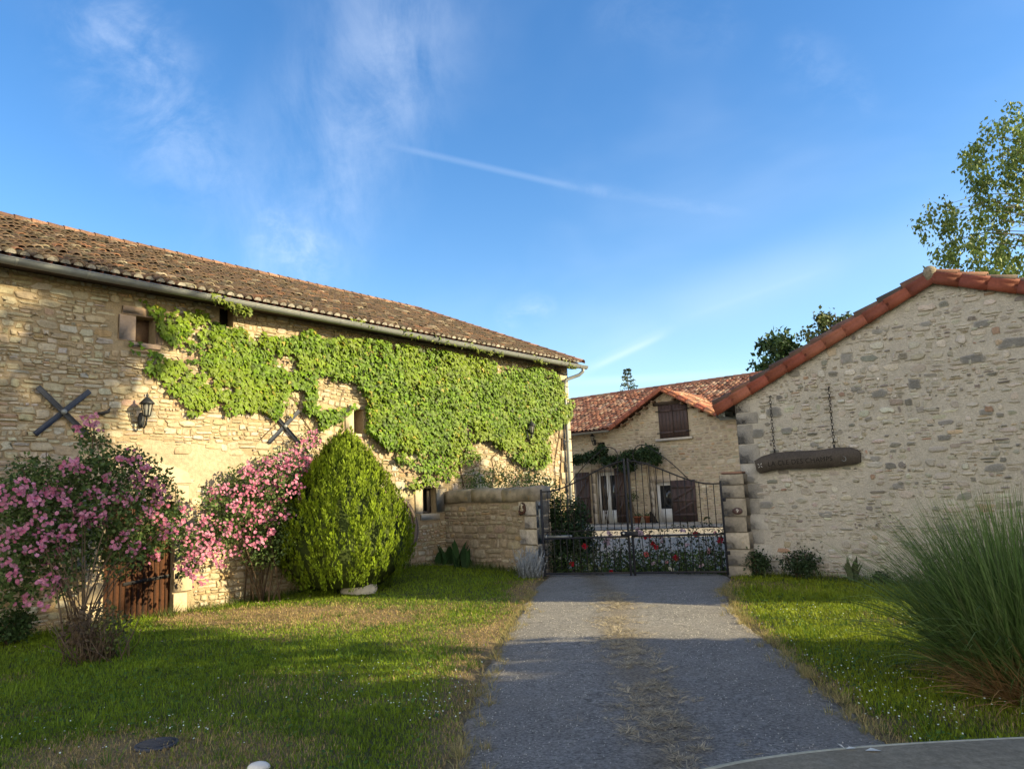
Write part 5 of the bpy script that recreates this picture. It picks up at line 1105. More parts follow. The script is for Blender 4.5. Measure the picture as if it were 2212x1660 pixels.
SPRAY = (np.array([(0, 0, 0), (-.20, .30, .02), (-.16, .72, .03), (0, 1.05, 0), (.16, .72, .03), (.20, .30, .02)]), np.array([[0, 5, 4], [0, 4, 3], [0, 3, 2], [0, 2, 1]]))
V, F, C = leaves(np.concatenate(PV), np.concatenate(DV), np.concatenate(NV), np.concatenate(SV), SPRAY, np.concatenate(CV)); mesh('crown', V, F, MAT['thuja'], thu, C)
b = MB(); b.tube([TC+[0, 0, -.05], TC+[.02, 0, .5], TC+[0, .02, TH_*.7]], [.12, .09, .03], 8, (.10, .07, .05))
V, F = lathe([(TR*.55, .12), (TR*.86, TH_*.16), (TR*.86, TH_*.28), (TR*.70, TH_*.5), (TR*.42, TH_*.70), (TR*.18, TH_*.84), (.02, TH_*.88)], 14, TC); b.add(V, F, (.045, .065, .010)); b.make('trunk', MAT['bark'], thu)
# ------------------------------------------------------------------ roses
PETALS = []
for ring_, (r_, k_, tilt) in enumerate(((1.0, 6, .25), (.62, 5, .75))):
    for i in range(k_): PETALS.append((2*math.pi*(i+.5*ring_)/k_, r_, tilt))
_pv = []; _pf = []
for (a_, r_, tl) in PETALS:
    ca, sa = math.cos(a_), math.sin(a_); m_ = len(_pv)
    for (x, y) in ((0, 0), (-.42, .55), (-.25, 1.0), (.25, 1.0), (.42, .55)): _pv.append((r_*(ca*y-sa*x), r_*(sa*y+ca*x), r_*tl*y*y+.05*(1-r_)))
    _pf.append([m_, m_+4, m_+3]); _pf.append([m_, m_+3, m_+2]); _pf.append([m_, m_+2, m_+1])
BLOOM = (np.array(_pv), np.array(_pf))
def blooms(P, N, size, col, r):
    n = len(P); D = rvec(n, r); D = D-(D*N).sum(1)[:, None]*N/((N*N).sum(1)[:, None]); return leaves(P, D, N, size, BLOOM, col)
def rose_bush(label, root_c, blobs, clusters, stems, r, leafc=((.040, .080, .020), (.125, .18, .05)), nl=70, fl=(10, 19), fsz=.0235):
    t = thing('rose_bush', label, 'rose bush', root_c, 'pink climbing roses on the barn'); P = []
    for (c, rad, w) in blobs:
        m_ = int(nl*w); v = rvec(m_, r)*(r.rand(m_, 1)**.45)*np.asarray(rad); P.append(c+v)
    P = np.concatenate(P); foliage('foliage', P, .062, *leafc, t, r=r, droop=.2)
    for c in clusters:
        k_ = r.randint(*fl); out = nrm(CAM-c+np.array([3., 0, 1.0])); off = r.normal(size=(k_, 3))*np.array([.062, .05, .05]); Pp = c+off; Nn = out[None]+.75*rvec(k_, r)+np.array([0, 0, .2])
        base = np.array([.55, .10, .22])*(1-r.rand(k_, 1))+0; w_ = r.rand(k_, 1)
        col = np.array([.60, .14, .30])*(1-w_)+np.array([.72, .36, .51])*w_; col = np.clip(col*(1+.12*r.normal(size=(k_, 1))), .02, .9)
        V, F, C = blooms(Pp, Nn, r.uniform(fsz*.8, fsz*1.35, k_), col, r)
        C = C.reshape(k_, -1, 3); m2 = np.zeros(C.shape[1]); m2[0::5] = 1; C = C*(1-.5*m2[None, :, None])+np.array([.62, .42, .36])*.5*m2[None, :, None]
        mesh('flower_cluster', V, F, MAT['petal'], t, C.reshape(-1, 3))
    b = MB()
    for pts, rr in stems: b.tube(pts, rr, 5, np.array([.11, .075, .045])*(1+.2*r.normal()))
    b.make('stem', MAT['bark'], t); return t
def at_depth(x, y, dpt):
    """the point seen at x, y lying dpt in front of the barn wall"""
    return BARN.P(*BARN.hit(x, y, dpt), dpt)
RR = np.random.RandomState(31)
# left rose: an arching mass on a bunch of stems
RB = at_ground(172, 1395); dpt = lambda px: 1.35-.35*smooth(180, 380, px)+.25*RR.normal()*.6
bl = []
for (x, y, rx, ry, w) in ((40, 1075, 70, 55, 3.2), (120, 1045, 80, 60, 3.6), (210, 1040, 80, 55, 3.6), (300, 1030, 70, 50, 3.0), (340, 1080, 50, 60, 2.6), (60, 1140, 80, 60, 3.6), (150, 1120, 90, 70, 4.4), (240, 1110, 90, 70, 4.4), (310, 1130, 70, 60, 3.2), (30, 1210, 55, 50, 2.2), (110, 1190, 80, 55, 2.6), (220, 1170, 80, 50, 2.4), (330, 1165, 55, 45, 2.0), (200, 950, 25, 35, .9), (205, 1000, 40, 30, 1.1), (265, 985, 55, 25, 1.3), (20, 1280, 45, 50, 1.8), (60, 1010, 35, 30, .7), (385, 1120, 20, 35, .9), (400, 1170, 22, 40, 1.0), (405, 1220, 18, 30, .7), (120, 1250, 70, 45, 1.1), (240, 1215, 70, 40, 1.2), (290, 1180, 60, 40, 1.8)):
    d_ = 1.15 if x < 360 else .75
    c = at_depth(x, y, d_+RR.normal()*.1); s_ = float((c-CAM)@CF)/FPX; bl.append((c, (rx*s_, .42 if x < 360 else .2, ry*s_), w*1.5))
cl_px = [(192, 905), (178, 922), (208, 912), (160, 1000), (145, 1008), (172, 1010), (265, 988), (290, 990), (316, 1008), (306, 1022), (235, 1030), (55, 1042), (38, 1060), (60, 1065), (110, 1055), (130, 1063), (95, 1070), (5, 1060), (15, 1085), (75, 1085), (330, 1045), (345, 1062), (262, 1060), (275, 1085), (285, 1075), (245, 1072), (225, 1083), (215, 1110), (230, 1125), (195, 1128), (165, 1100), (105, 1120), (140, 1135), (155, 1150), (120, 1160), (175, 1118), (350, 1090), (362, 1080), (335, 1118), (320, 1105), (300, 1125), (355, 1130), (370, 1150), (345, 1160), (90, 1155), (50, 1140), (20, 1150), (5, 1175), (55, 1185), (95, 1205), (85, 1178), (130, 1185), (10, 1215), (30, 1240), (90, 1255), (55, 1300), (95, 1302), (120, 1268), (270, 1150), (250, 1180), (285, 1185), (385, 1125), (405, 1100), (412, 1140), (395, 1165), (425, 1172), (410, 1200), (430, 1210), (395, 1225), (415, 1235), (430, 1253), (440, 1190), (450, 1180), (330, 1200), (190, 1068), (120, 1240), (145, 1085), (300, 1050), (205, 1060), (140, 1060)]
cls = [at_depth(x, y, (1.5 if x < 380 else .85)+RR.normal()*.12) for x, y in cl_px]
st = []
for i in range(24):
    e = at_depth(RR.uniform(20, 370), RR.uniform(1090, 1190), RR.uniform(.8, 1.5)); b0_ = RB+np.array([RR.normal()*.10, RR.normal()*.08, 0]); m_ = b0_*.45+e*.55+np.array([0, 0, .05]); m_[:2] = (b0_*.68+e*.32)[:2]
    t_ = np.linspace(0, 1, 7)[:, None]; st.append((b0_*(1-t_)**2+2*m_*t_*(1-t_)+e*t_**2, np.linspace(.014, .004, 7)*RR.uniform(.6, 1.1)))
for (x0, y0, x1, y1) in ((200, 1010, 192, 905), (185, 1010, 205, 915), (215, 1020, 200, 920), (60, 1060, 35, 985), (90, 1050, 100, 975), (250, 1040, 245, 990)):
    a_, b_ = at_depth(x0, y0, 1.2), at_depth(x1, y1, 1.3); st.append(([a_, (a_+b_)/2+[.03, 0, 0], b_], .006))
rose1 = rose_bush('sprawling pink rose bush on bare branching stems in front of the wooden door', RB, bl, cls, st, RR, nl=190)
# right rose, between door and conifer
RB2 = BARN.P(*BARN.hit(560, 1250, .35), .35); RB2[2] = 0; bl = []; RR = np.random.RandomState(8)
for (x, y, rx, ry, w) in ((600, 1010, 60, 45, 3.4), (560, 1060, 65, 55, 3.8), (630, 1060, 60, 60, 3.8), (520, 1050, 50, 50, 2.8), (540, 1120, 65, 50, 3.6), (600, 1140, 60, 60, 3.4), (640, 1130, 50, 70, 3.0), (500, 1110, 45, 40, 2.2), (480, 1160, 35, 40, 1.6), (570, 1190, 60, 40, 2.4), (670, 950, 25, 30, .9), (455, 1080, 30, 30, 1.0), (455, 1150, 35, 45, 1.4)):
    c = at_depth(x, y, .45+RR.normal()*.06); s_ = float((c-CAM)@CF)/FPX; bl.append((c, (rx*s_, .32, ry*s_), w*1.5))
cl_px = [(668, 935), (680, 945), (655, 950), (672, 960), (640, 975), (620, 985), (655, 990), (600, 985), (585, 1000), (605, 1010), (630, 1005), (650, 1015), (570, 1000), (545, 1010), (560, 1025), (590, 1025), (615, 1030), (640, 1035), (600, 1045), (575, 1040), (530, 1020), (540, 1055), (525, 1065), (560, 1065), (585, 1065), (470, 1062), (485, 1050), (455, 1070), (510, 1075), (500, 1060), (535, 1085), (550, 1100), (520, 1105), (505, 1095), (575, 1095), (590, 1085), (560, 1120), (545, 1130), (580, 1125), (600, 1115), (525, 1135), (500, 1130), (490, 1145), (510, 1155), (470, 1130), (545, 1160), (560, 1170), (585, 1150), (540, 1180), (615, 1075), (630, 1060), (470, 1170), (450, 1150), (480, 1190), (500, 1195), (445, 1120), (455, 1200), (470, 1215), (620, 1110), (650, 1080), (640, 1050), (620, 1010), (660, 1000), (550, 1040)]
cls = [at_depth(x, y, .72+RR.normal()*.10) for x, y in cl_px]; st = []
for i in range(12):
    e = at_depth(RR.uniform(470, 650), RR.uniform(1060, 1180), RR.uniform(.3, .6)); b0_ = RB2+np.array([RR.normal()*.15, RR.normal()*.1, 0]); m_ = b0_*.5+e*.5; m_[:2] = (b0_*.7+e*.3)[:2]
    t_ = np.linspace(0, 1, 7)[:, None]; st.append((b0_*(1-t_)**2+2*m_*t_*(1-t_)+e*t_**2, np.linspace(.02, .006, 7)))
rose2 = rose_bush('dense pink rose bush against the wall between the door and the golden conifer', RB2, bl, cls, st, RR, nl=170)
# twiggy stump at the foot of the left rose
RS = np.random.RandomState(2); SB = at_ground(205, 1428)
r_ = np.random.RandomState(13); P = []
for (px, py, k_) in ((90, 1330, 40), (190, 1400, 30), (300, 1360, 26), (430, 1330, 34), (500, 1310, 26), (560, 1300, 20)):
    g = at_ground(px, py)
    for i in range(k_): q_ = g+np.array([r_.normal()*.5, r_.normal()*.3, 0]); P.append((q_[0], q_[1], hgt(q_[0], q_[1])+.03))
P = np.array(P); P = P[((P[:, :2]-BARN.O[:2])@BARN.n[:2]) > .06]; V, F, C = leaves(P, rvec(len(P), r_)*[1, 1, .2], np.tile([0, 0, 1.], (len(P), 1))+.4*rvec(len(P), r_), r_.uniform(.012, .024, len(P)), QUAD, tint(len(P), (.62, .30, .42), (.60, .42, .40), r_)); tag(mesh('fallen_rose_petals', V, F, MAT['petal'], None, C), kind='stuff')
stump = thing('clipped_shrub', 'low brown half dead clipped shrub at the foot of the left rose', 'shrub', SB); s_ = float((SB-CAM)@CF)/FPX
n = 900; v = rvec(n, RS); rr = RS.rand(n)**.33; P = SB+np.stack((v[:, 0]*rr*74*s_, v[:, 1]*rr*.30, 62*s_+v[:, 2]*rr*62*s_), -1); P[:, 2] = np.maximum(P[:, 2], .02)
rt_ = smooth(-.1, .35, (P[:, 0]-SB[0]))[:, None]; cc = tint(n, (.08, .055, .035), (.13, .09, .05), RS)*(1-rt_)+tint(n, (.05, .075, .02), (.10, .12, .03), RS)*rt_
D = rvec(n, RS)+np.array([0, 0, .4]); V, F, C = leaves(P, D, rvec(n, RS), RS.uniform(.035, .07, n), LEAF, cc); mesh('foliage', V, F, MAT['leaf'], stump, C)
b = MB()
for i in range(110):
    p = SB+np.array([RS.normal()*.16, RS.normal()*.14, 0]); q = p+np.array([RS.normal()*.16, RS.normal()*.13, RS.uniform(.25, .60)]); b.tube([p, (p+q)/2+RS.normal(size=3)*.02, q], [.006, .005, .002], 4, np.array([.13, .09, .06])*(1+.3*RS.normal()))
b.make('twigs', MAT['bark'], stump)
# ------------------------------------------------------------------ small plants along the walls
def bush(name, label, cat, c, rad, n, size, ca, cb, seed, group=None, flat=.0, stems=8):
    r = np.random.RandomState(seed); c = np.asarray(c, float); t = thing(name, label, cat, c, group); P = []
    for i in range(max(4, n//120)):
        v = rvec(1, r)[0]*np.array(rad)*r.uniform(.35, .75); cc = c+v+[0, 0, rad[2]*.95]; m_ = n//max(4, n//120); P.append(cc+r.normal(size=(m_, 3))*np.array(rad)*.26)
    P = np.concatenate(P); P[:, 2] = np.maximum(P[:, 2], c[2]+.02); foliage('foliage', P, size, ca, cb, t, r=r, droop=.0, up=.7); b = MB()
    for i in range(stems):
        q = c+np.array([r.normal()*rad[0]*.5, r.normal()*rad[1]*.5, rad[2]*r.uniform(.9, 1.7)]); b.tube([c+[r.normal()*.04, r.normal()*.04, 0], (c+q)/2+r.normal(size=3)*.03, q], [.010, .008, .003], 5, (.09, .065, .04))
    b.make('stem', MAT['bark'], t); return t
gpt = lambda px, o, z=0: grow(GAB.P(GAB.hit(px, 1200, o)[0], 0, o))
bush('dark_shrub', 'narrow dark green shrub beside the gate pillar', 'shrub', gpt(1637, .32), (.24, .22, .27), 900, .055, (.022, .045, .018), (.05, .085, .03), 61)
bush('dark_shrub', 'wide dark leafy shrub against the pale gable wall under the sign', 'shrub', gpt(1722, .38), (.40, .30, .31), 1700, .05, (.020, .042, .018), (.048, .08, .03), 62)
bush('low_shrub', 'low dark shrub at the wall foot beside the tall pampas grass', 'shrub', gpt(1902, .3), (.20, .18, .12), 420, .045, (.03, .04, .022), (.05, .065, .03), 63)
bush('leafy_shrub', 'dark green shrub at the left edge under the sprawling rose', 'shrub', grow(at_ground(22, 1392)[:2]), (.34, .26, .26), 1500, .055, (.025, .055, .018), (.06, .11, .03), 64)
def spiky(name, label, cat, c, h, nb, w, ca, cb, seed, lean=.35, nleaf=0, m='leaf'):
    """an upright plant of arching strap leaves"""
    r = np.random.RandomState(seed); t = thing(name, label, cat, c); b = MB()
    for i in range(nb):
        a = r.rand()*2*math.pi; L = h*r.uniform(.55, 1.1); k = r.uniform(.4, 1)*lean; dirh = np.array([math.cos(a), math.sin(a), 0]); side = np.array([-math.sin(a), math.cos(a), 0]); V = []
        p0_ = c+np.array([r.normal()*.05, r.normal()*.05, 0])
        for q in np.linspace(0, 1, 6):
            ww = w*(math.sin(math.pi*min(1, .12+q*.88))**.8); ctr = p0_+np.array([0, 0, L])*(q-.25*k*q*q)+dirh*(k*L*q**1.5); V += [ctr-side*ww, ctr+np.array([0, 0, -.25*ww]), ctr+side*ww]
        b.add(V, np.array([[3*j+e, 3*j+e+1, 3*j+e+4, 3*j+e+3] for j in range(5) for e in (0, 1)]), tint(1, ca, cb, r)[0])
    b.make('foliage', MAT[m], t); return t
c = gpt(1835, .34); spiky('thistle', 'ragged grey-green thistle standing by the gable wall', 'thistle', c, .46, 22, .035, (.09, .11, .06), (.14, .16, .09), 5, .45)
gw = lambda px, o, z=0: grow(GW.P(GW.hit(px, 1180, o)[0], 0, o))
for i, (px, o, h, nb, lab) in enumerate(((962, .35, .58, 9, 'large leaved dark green plant at the corner of barn and garden wall'), (985, .42, .62, 10, 'tall broad leaved plant in the middle of the clump at the garden wall'), (1008, .34, .48, 6, 'broad leaved plant nearest the gate in the clump at the garden wall'))):
    o_ = spiky('broad_leaved_plant', lab, 'plant', gw(px, o), h, nb, .085, (.020, .055, .018), (.045, .10, .03), 90+i, .38); o_['group'] = 'broad leaved plants at the garden wall'
c = gw(1142, .38); r = np.random.RandomState(44); lav = thing('silver_shrub', 'pale silvery twiggy shrub at the foot of the gate post', 'shrub', c); b = MB()
for i in range(170):
    a = r.rand()*2*math.pi; L = r.uniform(.25, .62); dd = np.array([math.cos(a)*r.uniform(.05, .6), math.sin(a)*r.uniform(.05, .5), 1.]); dd = nrm(dd)*L; p_ = c+np.array([r.normal()*.10, r.normal()*.08, 0]); b.tube([p_, p_+dd*.5+r.normal(size=3)*.03, p_+dd+r.normal(size=3)*.03], [.007, .006, .003], 4, np.array([.30, .33, .36])*(1+.15*r.normal()))
for i in range(4):
    p_ = c+np.array([.1, 0, .05]); e_ = c+GW.d*r.uniform(.25, .5)+np.array([0, 0, r.uniform(.35, .60)]); b.tube([p_, (p_+e_)/2+[0, 0, -.04], e_], [.008, .007, .004], 5, (.35, .37, .39))
b.make('twigs', MAT['bark'], lav)
P = c+r.normal(size=(700, 3))*[.17, .13, .17]+[0, 0, .26]; foliage('foliage', P, .028, (.25, .29, .31), (.36, .39, .40), lav, r=r)
c = grow(at_ground(345, 1318)[:2]); t = thing('wild_seedling', 'tall green seedling with paired leaves in front of the door', 'weed', c); b = MB(); r = np.random.RandomState(6)
b.tube([c, c+[.02, 0, .25], c+[.04, 0, .48]], [.008, .007, .003], 5, (.10, .14, .05)); b.make('stem', MAT['bark'], t)
P = np.array([c+[.02*q, 0, z] for q, z in ((0, .14), (1, .16), (1, .28), (1, .30), (1.5, .40), (1.5, .42), (2, .48))]); D = np.array([[-1, 0, .3], [1, .1, .4], [-1, -.2, .6], [1, 0, .6], [-.7, .1, .9], [.8, 0, .9], [.2, 0, 1.]]); V, F, C = leaves(P, D, np.tile([.2, -1., .5], (7, 1)), np.array([.17, .17, .16, .17, .13, .13, .1]), LEAF, tint(7, (.05, .12, .03), (.08, .16, .04), r)); mesh('leaf', V, F, MAT['leaf'], t, C)
# shrubbery over the garden wall and climbers beside the gate
def wall_climber(label, pts, seed, ca, cb, n, size, name='climbing_shrub', cat='shrub', white=0):
    r = np.random.RandomState(seed); t = thing(name, label, cat, grow(pts[0][0][:2])); P = []
    for (c, rad, w) in pts: m_ = int(n*w); P.append(c+rvec(m_, r)*(r.rand(m_, 1)**.5)*np.array(rad))
    P = np.concatenate(P); foliage('foliage', P, size, ca, cb, t, r=r); b = MB()
    for (c, rad, w) in pts:
        for i in range(3): q = np.array(c)+r.normal(size=3)*np.array(rad)*.5; g = grow(q[:2]+r.normal(size=2)*.2); b.tube([g, (g+q)/2+r.normal(size=3)*.06, q], [.014, .011, .005], 5, (.09, .065, .045))
    b.make('stem', MAT['bark'], t); return t
gb_ = lambda px, py, o: GW.P(*GW.hit(px, py, o), o)
wall_climber('loose grey-green shrub showing over the coping of the garden wall', [(gb_(1025, 1035, -.9), (.45, .3, .28), 1), (gb_(1085, 1030, -.9), (.5, .35, .34), 1.2), (gb_(1140, 1035, -.8), (.45, .3, .3), 1.1), (gb_(1180, 1048, -.8), (.35, .3, .25), .9), (gb_(1060, 1060, -1), (.8, .3, .4), 1), (gb_(1205, 1085, -.7), (.25, .25, .4), .8)], 15, (.07, .12, .03), (.14, .20, .05), 420, .055)
ga = lambda px, py, o: GATE.P(*GATE.hit(px, py, o), o)
wall_climber('tall dark evergreen shrub behind the left half of the gate', [(ga(1195, 1110, -.8), (.3, .3, .4), 1.2), (ga(1225, 1150, -.9), (.42, .35, .5), 1.8), (ga(1260, 1170, -1.0), (.35, .35, .45), 1.5), (ga(1200, 1200, -.7), (.35, .3, .4), 1.4), (ga(1245, 1110, -1.2), (.3, .3, .4), .8)], 16, (.014, .032, .012), (.035, .07, .022), 1250, .06, 'evergreen_shrub')
# climber over the french door with its support
hp_ = lambda px, py, o: HOUSE.P(*HOUSE.hit(px, py, o), o)
pg = []
for (px, py, rx, rz, w) in ((1250, 992, .55, .22, 1), (1285, 985, .55, .28, 1.2), (1325, 995, .6, .24, 1.2), (1365, 985, .55, .3, 1.2), (1400, 978, .45, .35, 1.2), (1415, 990, .3, .28, .7), (1355, 1008, .4, .2, .6), (1300, 970, .25, .2, .5)): pg.append((hp_(px, py, .55), (rx, .3, rz), w))
cv = wall_climber('dark green climber arching over the french door of the house', pg, 17, (.016, .04, .015), (.045, .085, .028), 900, .10, 'door_climber', 'climber')
wall_climber('small climber on the house wall between the two white doors', [(hp_(1366, 1070, .25), (.22, .15, .25), 1), (hp_(1362, 1090, .25), (.12, .12, .2), .4)], 19, (.04, .07, .02), (.08, .12, .035), 160, .07, 'small_climber', 'climber')
# red roses behind the gate
RQ = np.random.RandomState(71)
def gate_rose(label, xs, hmax, seed, reds, n):
    n = n//2
    r = np.random.RandomState(seed); c = GATE.P(np.mean(xs), 0, -.6); t = thing('garden_rose', label, 'rose bush', c, 'red roses growing behind the gate'); P = []; b = MB()
    for i in range(n):
        x = r.uniform(*xs); h = hmax*r.uniform(.55, 1.05); o = -.55+r.normal()*.16; p0_ = GATE.P(x+r.normal()*.1, 0, o); p1 = GATE.P(x+r.normal()*.34, h, o+r.normal()*.2); b.tube([p0_, (p0_+p1)/2+r.normal(size=3)*.05, p1], [.008, .006, .003], 4, (.05, .06, .03))
        m_ = int(64*h/hmax)
        for k in range(m_): q = r.rand()**.7; P.append(p0_*(1-q)+p1*q+r.normal(size=3)*[.12, .08, .06])
    b.make('stem', MAT['bark'], t); foliage('foliage', np.array(P), .062, (.018, .032, .014), (.045, .06, .024), t, r=r)
    for (px, py, o, cc, sz, k_) in reds:
        cpos = ga(px, py, o); Pp = cpos+r.normal(size=(k_, 3))*.035*(k_ > 1); V, F, C = blooms(Pp, np.tile(nrm(CAM-cpos), (k_, 1))+.35*rvec(k_, r), np.full(k_, sz), np.tile(cc, (k_, 1))*(1+.15*r.normal(size=(k_, 1))), r); mesh('flower', V, F, MAT['petal'], t, np.clip(C, .01, .9))
red = (.45, .015, .03); crim = (.36, .02, .04); pink = (.55, .12, .13); pale_ = (.55, .42, .50)
gate_rose('red rose behind the middle and right of the gate, with crimson and pale flowers', (1.7, 3.75), 1.02, 72, [(1398, 1160, -.45, red, .045, 2), (1415, 1179, -.4, red, .055, 2), (1396, 1197, -.42, pink, .058, 1), (1462, 1200, -.4, crim, .062, 2), (1502, 1153, -.5, crim, .062, 1), (1556, 1168, -.45, crim, .055, 2), (1382, 1152, -.5, pale_, .055, 3), (1374, 1146, -.5, pale_, .05, 2), (1590-90, 1230, -.4, (.5, .5, .3), .03, 1), (1452, 1226, -.4, (.5, .5, .42), .035, 2), (1430, 1165, -.5, pale_, .035, 3), (1482, 1176, -.5, pale_, .03, 3), (1530, 1190, -.45, (.6, .3, .36), .034, 2), (1440, 1212, -.4, (.6, .3, .36), .032, 2), (1520, 1222, -.4, pale_, .03, 2), (1408, 1214, -.4, pale_, .03, 2), (1545, 1150, -.5, (.6, .3, .36), .035, 2), (1478, 1148, -.55, pale_, .035, 3)], 40)
gate_rose('red rose behind the left half of the gate, with few low flowers', (.25, 1.75), .88, 73, [(1263, 1179, -.4, red, .062, 1), (1236, 1217, -.35, red, .058, 1), (1320, 1234, -.35, red, .045, 1), (1310, 1170, -.5, pale_, .05, 4), (1312, 1160, -.5, pale_, .045, 3), (1274, 1222, -.4, (.4, .42, .30), .04, 2), (1292, 1230, -.4, (.42, .45, .33), .04, 2), (1210, 1205, -.4, (.4, .42, .36), .035, 1)], 30)

rb_ = np.random.RandomState(58); n = 5200; gx_ = rb_.uniform(.12, GTL-.1, n); go_ = -.30-.75*rb_.rand(n); kk = fbm(gx_*3, go_*3, 27) > .36; P = GATE.P(gx_, .02+.42*rb_.rand(n)**1.4, go_)[kk]
D = rvec(len(P), rb_)+[0, 0, .6]; V, F, C = leaves(P, D, rvec(len(P), rb_)+[0, 0, .5], rb_.uniform(.035, .075, len(P)), LEAF, tint(len(P), (.035, .075, .02), (.09, .14, .035), rb_)); tag(mesh('ground_cover', V, F, MAT['leaf'], None, C), kind='stuff')
# ------------------------------------------------------------------ pampas grass
RP = np.random.RandomState(19); PG = at_ground(2238, 1480); PG[2] = hgt(PG[0], PG[1]); pam = thing('pampas_grass', 'huge fountain of pampas grass with a straw base at the right edge', 'pampas grass', PG)
def arcs(n, c, spread, Lr, lean, w, r, droop=1.0, k=7, up=1.0):
    a = r.rand(n)*2*math.pi; rad = spread*np.sqrt(r.rand(n)); p = c+np.stack((rad*np.cos(a), rad*np.sin(a), np.zeros(n)), -1); az = a+r.normal(size=n)*.5
    L = r.uniform(*Lr, n); l0 = np.clip(r.normal(lean, .28, n), .03, 1.25)*(.35+.65*rad/spread); q = np.linspace(0, 1, k)
    ang = l0[:, None]+droop*(q[None]**1.6)*(r.uniform(.2, 1.0, n)*(.25+l0))[:, None]
    dx = np.sin(ang); dz = np.cos(ang)*up; st_ = (L/(k-1))[:, None]; X = np.concatenate((np.zeros((n, 1)), np.cumsum(dx[:, :-1]*st_, 1)), 1); Z = np.concatenate((np.zeros((n, 1)), np.cumsum(dz[:, :-1]*st_, 1)), 1)
    dh = np.stack((np.cos(az), np.sin(az), np.zeros(n)), -1); side = np.stack((-np.sin(az), np.cos(az), np.zeros(n)), -1)
    tw = r.normal(size=n)*.8; side = side*np.cos(tw)[:, None]+np.array([0, 0, 1.])*np.sin(tw)[:, None]*.6
    C = p[:, None]+X[..., None]*dh[:, None]+np.stack((0*Z, 0*Z, np.maximum(Z, -.0)), -1); ww = w*(1-q**1.5*.92)[None, :, None]*r.uniform(.6, 1.2, n)[:, None, None]
    V = np.stack((C-side[:, None]*ww, C+side[:, None]*ww), 2).reshape(n, -1, 3); f = np.array([[2*j, 2*j+1, 2*j+3, 2*j+2] for j in range(k-1)])
    return V.reshape(-1, 3), (f[None]+(np.arange(n)*2*k)[:, None, None]).reshape(-1, 4), 2*k
V, F, m_ = arcs(5200, PG, .52, (.6, 1.7), .46, .0085, RP, 1.75); c = tint(5200, (.085, .155, .035), (.17, .24, .08), RP, .28); mesh('green_blades', V, F, MAT['grass'], pam, np.repeat(c, m_, 0))
V, F, m_ = arcs(520, PG, .5, (1.2, 1.75), .25, .0035, RP, .5); c = tint(520, (.12, .17, .06), (.22, .24, .11), RP, .15); mesh('tall_blades', V, F, MAT['grass'], pam, np.repeat(c, m_, 0))
V, F, m_ = arcs(1700, PG+np.array([-.02, -.34, 0]), .55, (.30, .8), .95, .006, RP, 1.2, up=.9); c = tint(1700, (.42, .27, .12), (.28, .16, .07), RP, .22); mesh('straw_blades', V, F, MAT['grass'], pam, np.repeat(c, m_, 0))
# ------------------------------------------------------------------ trees
def tree(name, label, base, height, crown_c, crown_r, nclump, per, leaf, ca, cb, seed, trunk_r=.2, spread=.16, droop=.4, bark=(.12, .09, .07), shape=None, group=None, twigs=True):
    r = np.random.RandomState(seed); base = np.asarray(base, float); t = thing(name, label, 'tree', base, group); cc = np.asarray(crown_c, float); cr = np.asarray(crown_r, float)
    cen = []
    while len(cen) < nclump:
        v = rvec(1, r)[0]*r.rand()**.42; p = cc+v*cr
        if shape is None or shape(p, r): cen.append(p)
    cen = np.array(cen); P = np.concatenate([c+r.normal(size=(per, 3))*spread*cr.mean()*r.uniform(.6, 1.3)*np.array([1, 1, .8+droop*.5]) for c in cen]); n = len(P)
    br = np.repeat(r.normal(size=(nclump, 1))*.22, per, 0); col = np.clip(tint(n, ca, cb, r, .15)*(1+br), .004, 1)
    D = rvec(n, r); D[:, 2] -= droop; V, F, C = leaves(P, D, rvec(n, r)+np.array([0, 0, .5]), leaf*(.6+.8*r.rand(n)), LEAF, col); mesh('crown', V, F, MAT['leaf'], t, C)
    b = MB(); top = np.array([cc[0], cc[1], base[2]+height*.93]); pts = [base+(top-base)*q+np.array([.15*math.sin(3*q+seed), .15*math.cos(2*q+seed), 0])*q for q in np.linspace(0, 1, 8)]; b.tube(pts, np.linspace(trunk_r, .02, 8), 8, bark)
    for c in cen[::(1 if twigs else 3)]:
        q = np.clip((c[2]-base[2]-.25*np.hypot(*(c-cc)[:2]))/height, .12, .9); p0_ = base+(top-base)*q; b.tube([p0_, (p0_+c)/2+np.array([0, 0, .12*np.linalg.norm(c-p0_)]), c], [trunk_r*.28*(1-q)+.008, .010+trunk_r*.06, .004], 5, bark)
    b.make('trunk', MAT['bark'], t); return t
def far_pt(px, py, dist):
    d = ray(px, py); d = d/np.hypot(d[0], d[1]); return CAM+d*dist
